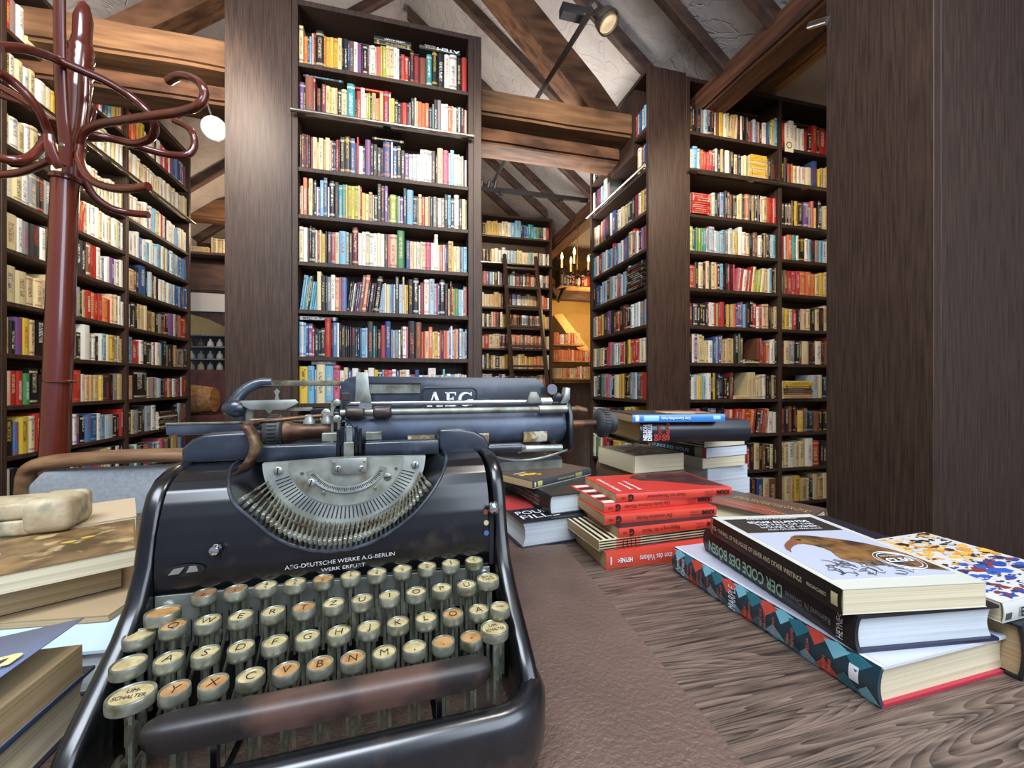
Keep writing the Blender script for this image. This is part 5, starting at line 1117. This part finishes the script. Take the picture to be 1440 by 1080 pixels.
hook([(0, 66, .80), (30, 68, .83), (60, 76, .87), (80, 84, .90), (115, 99, .93), (150, 115, .96), (185, 137, .99), (208, 158, 1.0), (218, 178, 1.02), (212, 194, 1.05), (190, 202, 1.07), (165, 197, 1.07), (138, 191, 1.05), (112, 188, 1.02)])
hook([(112, 196, 1.03), (128, 194, 1.05), (160, 196, 1.08), (200, 208, 1.1), (235, 217, 1.12), (262, 218, 1.13), (273, 207, 1.14), (272, 190, 1.14), (262, 178, 1.15), (246, 170, 1.16)])
hook([(118, 252, 1.03), (132, 275, 1.04), (155, 292, 1.06), (180, 299, 1.08), (209, 302, 1.09)])
hook([(0, 102, .88), (20, 116, .9), (42, 138, .92), (57, 160, .94), (66, 182, .96), (72, 200, .97)])
hook([(0, 122, 1.05), (25, 136, 1.05), (50, 152, 1.05), (72, 172, 1.03)], .0085)
hook([(0, 134, 1.12), (25, 143, 1.12), (50, 156, 1.1), (75, 180, 1.06)], .0085)
hook([(0, 222, .90), (20, 225, .91), (40, 222, .93), (55, 210, .95), (66, 192, .97)])
hook([(0, 246, 1.06), (25, 243, 1.06), (48, 236, 1.05), (70, 226, 1.03)])
hook([(121, 185, 1.08), (130, 160, 1.09), (128, 150, 1.1), (120, 150, 1.1)], .0085)
# the stout front upright pieces
def strap(pts, rs, fl=(1, .55)): return T_(MB().tube(smooth_path([ray(*p) for p in pts], 6), [rs[0]+(rs[1]-rs[0])*i/((len(pts)-1)*6) for i in range((len(pts)-1)*6+1)], 14, flat=fl, up=(1, 0, 0)).build('arm', 'rosewood', cs, smooth=60))
strap([(84, -20, .90), (84, 40, .91), (85, 100, .92), (88, 160, .93), (92, 200, .945), (93, 232, .96)], [.0118, .0150])
strap([(118, 100, .98), (117, 140, .975), (112, 180, .97), (100, 225, .965)], [.012, .013])
strap([(68, 190, .94), (70, 205, .94), (78, 225, .95), (86, 236, .96)], [.012, .013])
T_(MB().lathe([(.004, 0), (.006, .002), (.004, .004)], 14, ax='y', c=tuple(ray(86, 203, .915))).build('screw', 'steel_rail', cs))
for k_ in range(4):
    a = k_*PI/2+.5; d = Vector((math.cos(a), math.sin(a), 0)); f = Vector((foot.x, foot.y, 0))
    T_(MB().tube(smooth_path([f+d*.02+Vector((0, 0, .45)), f+d*.06+Vector((0, 0, .38)), f+d*.16+Vector((0, 0, .20)), f+d*.25+Vector((0, 0, .05)), f+d*.30+Vector((0, 0, .015))], 6), .014, 12).build('leg', 'rosewood', cs, smooth=60))

# armchair behind the desk
RS = 1.0
ch = empty('armchair', (-.58, 1.22, 0)); tag(ch, 'wooden framed chair with grey upholstered back, behind the left end of the desk', 'chair')
noisy('chair_wood', srgb('#5c3f28'), srgb('#8f6a48'), 8, .5, stretch=(1, 6, 6)); noisy('grey_cloth', srgb('#84888c'), srgb('#92969a'), 120, .85)
rail = smooth_path([(-.245, -.02, .45), (-.245, -.04, .65), (-.235, -.06, .80), (-.205, -.07, .843), (-.10, -.085, .855), (0, -.09, .858), (.10, -.085, .855), (.205, -.07, .843), (.235, -.06, .80), (.245, -.04, .65), (.245, -.02, .45)], 6)
MB().tube(rail, .019, 12, flat=(1, .8), up=(0, 1, 0)).build('back_frame', 'chair_wood', ch, smooth=60)
MB().prism([(-.215, .48), (.215, .48), (.215, .80), (.19, .83), (-.19, .83), (-.215, .80)], -.085, -.045, 'y', bev=.008).build('back_panel', 'grey_cloth', ch, smooth=60)
MB().box(-.25, .25, -.48, -.0, .40, .47, bev=.02, seg=3).build('seat', 'grey_cloth', ch, smooth=60)
for x in (-.235, .235):
    for y in (-.02, -.45): MB().tube([(x, y, .42), (x*1.03, y, 0)], [.02, .014], 10).build('leg', 'chair_wood', ch)

# ------------------------------------------------------------------ lamps and ladder
def spot(name, label, pj, pl_, aim, lit, k=1.0):
    """pj joint on the track, pl_ lamp head centre, aim direction"""
    pj, pl_ = Vector(pj), Vector(pl_); r_ = empty(name, pj); tag(r_, label, 'spotlight'); a = Vector(aim).normalized()
    if not lit: MB().box(-.075, .075, -.03, .03, -.02, .03, bev=.003).build('transformer_box', 'track_black', r_)
    MB().tube([(0, 0, 0), pl_-pj-a*.04], .006, 10).build('arm', 'lamp_steel', r_)
    q = a.to_track_quat('Z', 'Y').to_matrix().to_4x4(); M = Matrix.Translation(pl_-pj) @ q @ Matrix.Scale(k, 4)
    MB().lathe([(.012, -.10), (.024, -.095), (.027, -.02), (.042, .0), (.046, .028), (.046, .034), (.040, .034), (.040, .02), (.02, .012)], 28, M=M).build('lamp_head', 'lamp_steel', r_, smooth=50)
    MB().lathe([(.0, .018), (.0385, .018), (.0385, .026), (.0, .029)], 28, M=M).build('bulb', 'lamp_glow' if lit else 'lamp_off', r_, smooth=50)
    return r_
spot('spotlight', 'lit spotlight glowing beside the tall plain panel left of the central bookcase', (-1.06, 2.62, 2.60), ray(303, 183, 2.25), (.25, -1, -.35), True, 1.3)
spot('spotlight', 'unlit silver spotlight hanging from the black track near the picture top', ray(807, 20, 2.25)+Vector((0, .0, .0)), ray(850, 26, 2.2), (.30, -.45, -.8), False, 1.35)
tk = tag(MB().tube([ray(836, 8, 2.1), ray(757, 135, 2.97), ray(694, 256, 4.2)], .018, 4).build('lighting_track', 'track_black', smooth=0), 'black lighting track running away under the right roof slope', 'lighting track')
tk = tag(MB().box(.70, 1.95, 4.22, 4.255, 3.03, 3.07).build('lighting_track', 'track_black', smooth=0), 'black lighting track crossing above the far ladder bookcase', 'lighting track')
for x in (.95, 1.30, 1.62): MB().box(x, x+.035, 4.21, 4.26, 3.0, 3.03).build('track_socket', 'track_black', tk)
for x in (.76, .83, .90): MB().tube([(x, 4.24, 3.06), (x+.01, 4.2, 3.12)], .018, 8).build('track_adapter', 'track_black', tk)
tag(MB().tube([ray(1139, 36, 1.5), ray(1165, 28, 1.42)], .012, 14).build('silver_rod', 'lamp_steel'), 'short silver rod at the top beside the dark right case', 'rod')
# sign
def sign(label, c, w, h, lt):
    s_ = empty('letter_sign', c); tag(s_, label, 'sign'); MB().box(-w/2, w/2, -.001, .001, -h/2, h/2).build('card', C('#d6cfb4'), s_, smooth=0)
    mb = MB(); _, _, tw_, _ = text_geo(lt); hh = h*.5; text_on(mb, lt, (-tw_/.72*hh/2, -.0011, -hh/2), (1, 0, 0), (0, 0, 1), tw_/.72*hh, hh); mb.build('letter', 'ink', s_, smooth=0)
sg = ray(1108, 205, 2.98); sign('small cream card with the letter O on the divider of the right bookcase', (sg.x, 2.385, sg.z), .075, .10, 'O')
# ladder on the far bookcase
ld = empty('library_ladder', (1.4, 4.7, 0)); tag(ld, 'dark wooden library ladder leaning against the far bookcase', 'ladder')
for xb, xt in ((1.275, 1.195), (1.735, 1.60)):
    T_(MB().tube([(xb-.02, 4.62, 0), (xt, 5.03, 2.64)], .026, 4, flat=(1, 1)).build('stile', 'espresso', ld, smooth=0), ld)
for i in range(10):
    f = (.25+.245*i)/2.64; T_(MB().box(1.275-.02-.08*f+.01*f, 1.715-.115*f+.0, 4.60+.41*f, 4.66+.41*f, .25+.245*i, .275+.245*i).build('rung', 'espresso', ld, smooth=0), ld)

# ------------------------------------------------------------------ far nooks
# right nook : plaster wall, header beam, wall shelf, chandelier, slanting soffit, low shelves
rough_beam(1.92, 3.9, 6.25, 6.45, 2.40, 2.62, 'header_beam', 'rafter_wood', 'dark header beam over the yellow nook at the far end', 12, 10)
tag(MB().prism([(1.95, 3.2), (2.12, 3.2), (2.62, 2.78), (2.62, 2.62), (2.45, 2.62), (1.95, 3.08)], 6.2, 6.35, 'y').build('curved_brace', 'rafter_wood', smooth=0), 'dark slanting brace above the header beam at the far end', 'brace')
tag(MB().prism([(3.4, 3.2), (3.25, 3.2), (2.70, 2.80), (2.70, 2.66), (2.9, 2.66), (3.4, 3.05)], 6.2, 6.35, 'y').build('curved_brace', 'rafter_wood', smooth=0), 'dark slanting brace right of the chandelier at the far end', 'brace')
tag(MB().prism([(2.28, 2.12), (2.42, 2.16), (3.6, .75), (3.45, .62)], 6.22, 6.845, 'y', bev=.005).build('slanting_soffit', 'yellow_plaster', smooth=0), 'slanting yellow plaster soffit running down across the far nook', 'soffit')
wsx = empty('wall_shelf', (2.6, 6.0, 2.5)); tag(wsx, 'small wooden wall shelf of books behind the chandelier', 'shelf')
MB().box(-.34, .50, -.10, .10, 0, .02).build('shelf_board', 'pale_beam', wsx); MB().box(-.34, -.32, -.10, .10, .02, .27).build('side_panel', 'espresso', wsx); MB().box(.48, .50, -.10, .10, .02, .27).build('side_panel', 'espresso', wsx); MB().box(-.34, .50, .085, .10, .02, .27).build('back_panel', 'espresso', wsx)
for dx in (-.25, .4): MB().prism([(-.09, 0), (.10, 0), (.2495, -.14), (.2495, -.17)], dx, dx+.03, 'x').build('bracket', 'espresso', wsx)
fill('s2d2s2k2r2k2w2k1r2i2r2k2w2r2r2i2r2w2', Vector((2.6-.32, 5.905, 0)), X, NY, .80, 2.52, 'wall shelf behind the chandelier', 0, .24)
ns = empty('low_shelves', (2.2, 6.05, 0)); tag(ns, 'stepped low wooden shelves of orange books under the slanting soffit', 'shelves')
for i, (x1, z_) in enumerate(((3.25, 1.12), (2.95, 1.39), (2.70, 1.64))):
    MB().box(-.02, x1-2.2, -.08, .12, z_-.02, z_).build('shelf_board', 'pale_beam', ns)
    fill(['aiioaoriioowriaoiwrioaoi', 'oooooooowoooorioooi', 'ooowooirooii'][i], Vector((2.19, 5.98, 0)), X, NY, x1-2.25, z_, 'stepped shelves in the far nook', 2-i, .24)
MB().box(-.02, 1.1, .10, .12, 0, 1.9).build('back_panel', 'espresso', ns) if 0 else None
for x in (-.02, 1.03): MB().box(x, x+.02, -.08, .12, 0, 1.1).build('side_panel', 'espresso', ns)
tag(MB().lathe([(.02, 0), (.50, 0), (.50, .04), (.46, .10), (.44, .9), (.47, 1.0), (.5, 1.04), (.02, 1.04)], 40, c=(2.35, 5.0, 0)).build('round_counter', 'espresso', smooth=50), 'dark round counter in front of the far nook, right of the typewriter knob', 'counter')
chd = empty('chandelier', tuple(ray(812, 385, 4.6))); tag(chd, 'small brass chandelier with candle bulbs in front of the far nook', 'chandelier')
MB().lathe([(.004, -.06), (.02, -.04), (.012, 0), (.03, .03), (.012, .06), (.018, .12), (.006, .2), (.006, .62)], 16).build('stem', 'brass', chd, smooth=60)
for k_ in range(5):
    a = k_*2*PI/5+.35; d = Vector((math.cos(a), math.sin(a), 0)); r_ = .17
    am = MB().tube(smooth_path([Vector((0, 0, .0)), d*.06+Vector((0, 0, -.05)), d*.13+Vector((0, 0, -.03)), d*r_+Vector((0, 0, .05))], 6), .006, 8)
    am.lathe([(.004, .045), (.028, .055), (.012, .065)], 14, c=tuple(d*r_)); am = am.build('arm', 'brass', chd, smooth=60)
    MB().lathe([(.012, .065), (.012, .16)], 12, c=tuple(d*r_)).build('candle', 'candle_ivory', am); MB().lathe([(.007, .16), (.014, .18), (.011, .21), (.001, .24)], 12, c=tuple(d*r_)).build('candle_bulb', 'candle_glow', am, smooth=60)
# left nook behind the left wall bookcase
rough_beam(-3.2, -1.0, 5.3, 5.5, 2.86, 3.10, 'header_beam', 'beam_wood', 'brown beam across the nook between left bookcase and the tall panel, above the small shelf', 21, 10)
noisy('red_panel', srgb('#4a241e'), srgb('#63342a'), 6, .6)
tag(MB().box(-2.5, -1.0, 5.62, 5.66, 2.05, 2.68).build('board_panel', 'red_panel', smooth=0), 'red brown board panelling behind the small book shelf in the left nook', 'panelling')
nsh = empty('nook_shelf', (-2.25, 5.45, 2.47)); tag(nsh, 'narrow shelf of pale books in the nook right of the left bookcase', 'shelf')
MB().box(-.35, .45, -.12, .12, 0, .025).build('shelf_board', 'rafter_wood', nsh)
for dx in (-.3, .36): MB().box(dx, dx+.03, -.08, -.02, -.14, 0).build('bracket', 'brass', nsh)
fill('w2s2q2s2(iiii)', Vector((-2.42, 5.36, 0)), X, NY, .30, 2.496, 'nook shelf by the left bookcase', 0, .26)
fill('iiiiiiiii', Vector((-2.12, 5.36, 0)), X, NY, .30, 2.496, 'nook shelf by the left bookcase, right end', 0, .26)
rough_beam(-3.2, -1.0, 5.45, 5.6, 2.08, 2.40, 'lower_header', 'rafter_wood', 'dark brown lower beam under the small nook shelf', 31, 10)
tag(MB().box(-3.2, -1.0, 5.48, 5.60, 1.86, 2.07).build('white_fascia', C('#b9b5ae', .7), smooth=0), 'whitish board below the dark beam in the left nook', 'board')
tag(MB().prism([(-2.5, 1.86), (-1.9, 1.86), (-1.9, 1.66), (-2.05, 1.70), (-2.2, 1.78)], 5.52, 5.6, 'y').build('arch_spandrel', 'espresso', smooth=0), 'dark curved arch corner under the whitish board', 'arch')
cab = empty('glazed_cabinet', (-2.25, 5.75, 0)); tag(cab, 'glass fronted cabinet with brown panelled door in the nook beside the left bookcase', 'cabinet')
MB().box(-.45, .5, 0, .4, 0, 1.20, bev=.004).build('body', 'red_panel', cab, smooth=0); MB().box(-.15, .30, -.02, -.001, .1, 1.14, bev=.008).build('door', 'red_panel', cab, smooth=0)
MB().box(-.45, .5, .36, .4, 1.2, 1.62).build('back_panel', C('#4a4f4c'), cab, smooth=0)
for zz in (1.32, 1.47, 1.61): MB().box(-.45, .5, .02, .36, zz, zz+.012).build('shelf', C('#6e7270'), cab, smooth=0)
rg = random.Random(6)
for zz, n_ in ((1.20, 9), (1.332, 9), (1.482, 8)):
    for i in range(n_):
        x = -2.62+.1*i; c = rg.choice(['#b9b5a8', '#4a6a52', '#8a8f8c', '#c9b98a', '#6a5040', '#d8d8d0'])
        o = MB().lathe([(.03, 0), (.038, .01), (.03, .06), (.012, .08), (.012, .1)], 12).build('jar', C(c), loc=(x, 5.88, zz+.0005), smooth=50)
        tag(o, f'small {dict([("#b9b5a8","beige"),("#4a6a52","green"),("#8a8f8c","grey"),("#c9b98a","straw coloured"),("#6a5040","brown"),("#d8d8d0","white")])[c]} jar, {ordn(i+1)} from left on the {["bottom","middle","top"][[1.20,1.332,1.482].index(zz)]} level of the glazed cabinet', 'jar', 'jars in the glazed cabinet')
tag(MB().lathe([(.02, 0), (.13, 0), (.16, .2), (.16, .26), (.13, .46), (.02, .46)], 28, ax='x', c=(-2.45, 5.15, .86)).build('small_barrel', 'pale_beam', smooth=50), 'small wooden barrel lying before the cabinet in the left nook', 'barrel')
tag(MB().box(-2.7, -1.8, 5.0, 5.35, 0, .698, bev=.005).build('barrel_bench', 'red_panel', smooth=0), 'brown bench carrying the small barrel in the left nook', 'bench')

# ------------------------------------------------------------------ shelf books : the 300 largest in view as single objects, the rest as one
def score(sp):
    M = sp['M']; c_, s_ = math.cos(YAW), math.sin(YAW)
    p = M @ Vector((sp['w']/2, 0, sp['h']/2))-CAM; lat = p.x*c_-p.y*s_; d = p.x*s_+p.y*c_
    if d < .3: return 0
    px, py = 720+585*lat/d, 541-585*p.z/d
    if px < -5 or px > 1445 or py < -5: return 0
    if px > 1162 and p.x > 1.2: return 0          # behind the near right case
    if p.y > 2.3 and p.x > -.9 and p.x < .4 and py > 575: return 0
    if py > 650: return 0
    w = p.normalized(); f = abs(w.dot(sp['N']))
    return sp['area']*f/(d*d)
SPECS.sort(key=score, reverse=True)
NIND = 300-NDESK
ind, rest = SPECS[:NIND], SPECS[NIND:]
seen = {}
for sp in ind:
    M = sp['M']; loc = M.translation.copy(); sp['M'] = Matrix.Translation(-loc) @ M
    o = make_books('book', [sp]); o.location = loc; lab = sp['lab']
    for (tx, a, l_, xo, mt) in (sp.get('txt') or []):
        q = MB(); xc = sp['w']/2; hh = .017 if abs(xo) > .015 else .006; xo = 0 if abs(xo) > .01 else xo
        text_on(q, tx, (0, 0, 0), (0, 0, 1), (-1, 0, 0), l_-a, hh, .03 if hh > .01 else 0)
        q.v = [(v[0]+xc+hh/2+xo, -.006, v[2]+sp['h']-l_ if False else v[2]+(sp['h']-l_)) for v in q.v]
        q.v = [tuple(sp['M'] @ Vector(v)) for v in q.v]; q.build('spine_lettering', mt, o, smooth=0)
    tag(o, lab, 'book', 'books on the shelves of the '+('central bookcase' if 'central' in lab else 'left wall bookcase' if 'left wall' in lab else 'other bookcases'))
o = make_books('shelved_books', rest); tag(o, 'the many smaller books filling the rows of all the bookcases', 'books', kind='stuff')

# ------------------------------------------------------------------ light
w = bpy.data.worlds.new('world'); SC.world = w; w.use_nodes = True
bg = w.node_tree.nodes['Background']; bg.inputs[0].default_value = (.62, .72, 1, 1); bg.inputs[1].default_value = .42
def area(name, loc, target, size, power, col, sy=None, spread=180):
    l = bpy.data.lights.new(name, 'AREA'); l.energy = power; l.color = col; l.size = size
    if sy: l.shape = 'RECTANGLE'; l.size_y = sy
    l.spread = math.radians(spread)
    o = bpy.data.objects.new(name, l); COL.objects.link(o); o.location = loc
    o.rotation_euler = (Vector(target)-Vector(loc)).to_track_quat('-Z', 'Y').to_euler(); return o
def point(name, loc, power, col, r=.05):
    l = bpy.data.lights.new(name, 'POINT'); l.energy = power; l.color = col; l.shadow_soft_size = r
    o = bpy.data.objects.new(name, l); COL.objects.link(o); o.location = loc; return o
def spotl(name, loc, target, power, col, ang=90, blend=.6, r=.04):
    l = bpy.data.lights.new(name, 'SPOT'); l.energy = power; l.color = col; l.spot_size = math.radians(ang); l.spot_blend = blend; l.shadow_soft_size = r
    o = bpy.data.objects.new(name, l); COL.objects.link(o); o.location = loc
    o.rotation_euler = (Vector(target)-Vector(loc)).to_track_quat('-Z', 'Y').to_euler(); return o
area('skylight_daylight', (-.5, -.6, 3.1), (.0, 1.2, .9), 1.6, 75, (.80, .89, 1), 1.0)
area('window_daylight', (.9, -.9, 1.9), (-.1, 1.6, 1.1), 1.2, 22, (.76, .86, 1), 1.2)
area('added_desk_fill', (.5, .35, 2.6), (.35, .45, .8), .25, 8, (1, .93, .85))  # added unseen fill from above, warms the blotter and desk books
WARM = (1, .80, .58)
spotl('track_spot_left', (-.9, 1.6, 2.75), (-1.85, 3.0, 1.9), 75, (1, .88, .72), 110)
spotl('track_spot_left_far', (-.75, 2.9, 2.6), (-1.85, 3.9, 1.8), 40, (1, .88, .72), 110)
spotl('track_spot_centre', (.1, .9, 3.1), (-.1, 2.4, 1.9), 56, (1, .86, .68), 80)
spotl('track_spot_centre_two', (.55, 1.0, 2.9), (.0, 2.4, 1.6), 35, (1, .86, .68), 80)
spotl('track_spot_right', (1.9, 1.3, 2.75), (2.4, 2.4, 1.7), 66, WARM, 110)
spotl('track_spot_c', (.75, 1.5, 2.9), (1.54, 2.9, 1.7), 52, (1, .85, .68), 110)
spotl('track_spot_far', (1.1, 3.7, 2.95), (1.35, 5.1, 1.6), 80, WARM, 110)
point('nook_lamp', (2.8, 5.7, 2.2), 30, (1, .66, .32), .1)
point('nook_lamp_left', (-1.6, 5.0, 2.6), 14, (1, .75, .5), .1)
area('roof_wash', (.95, 3.5, 2.3), (1.0, 3.2, 4), .8, 30, (1, .95, .9))
area('roof_wash_left', (-1.2, 1.8, 2.6), (-1.2, 3.2, 3.6), .8, 9, (1, .9, .8))
SC.view_settings.view_transform = 'Standard'; SC.view_settings.look = 'None'; SC.view_settings.gamma = 1; SC.view_settings.exposure = .48
SC.view_settings.use_curve_mapping = False
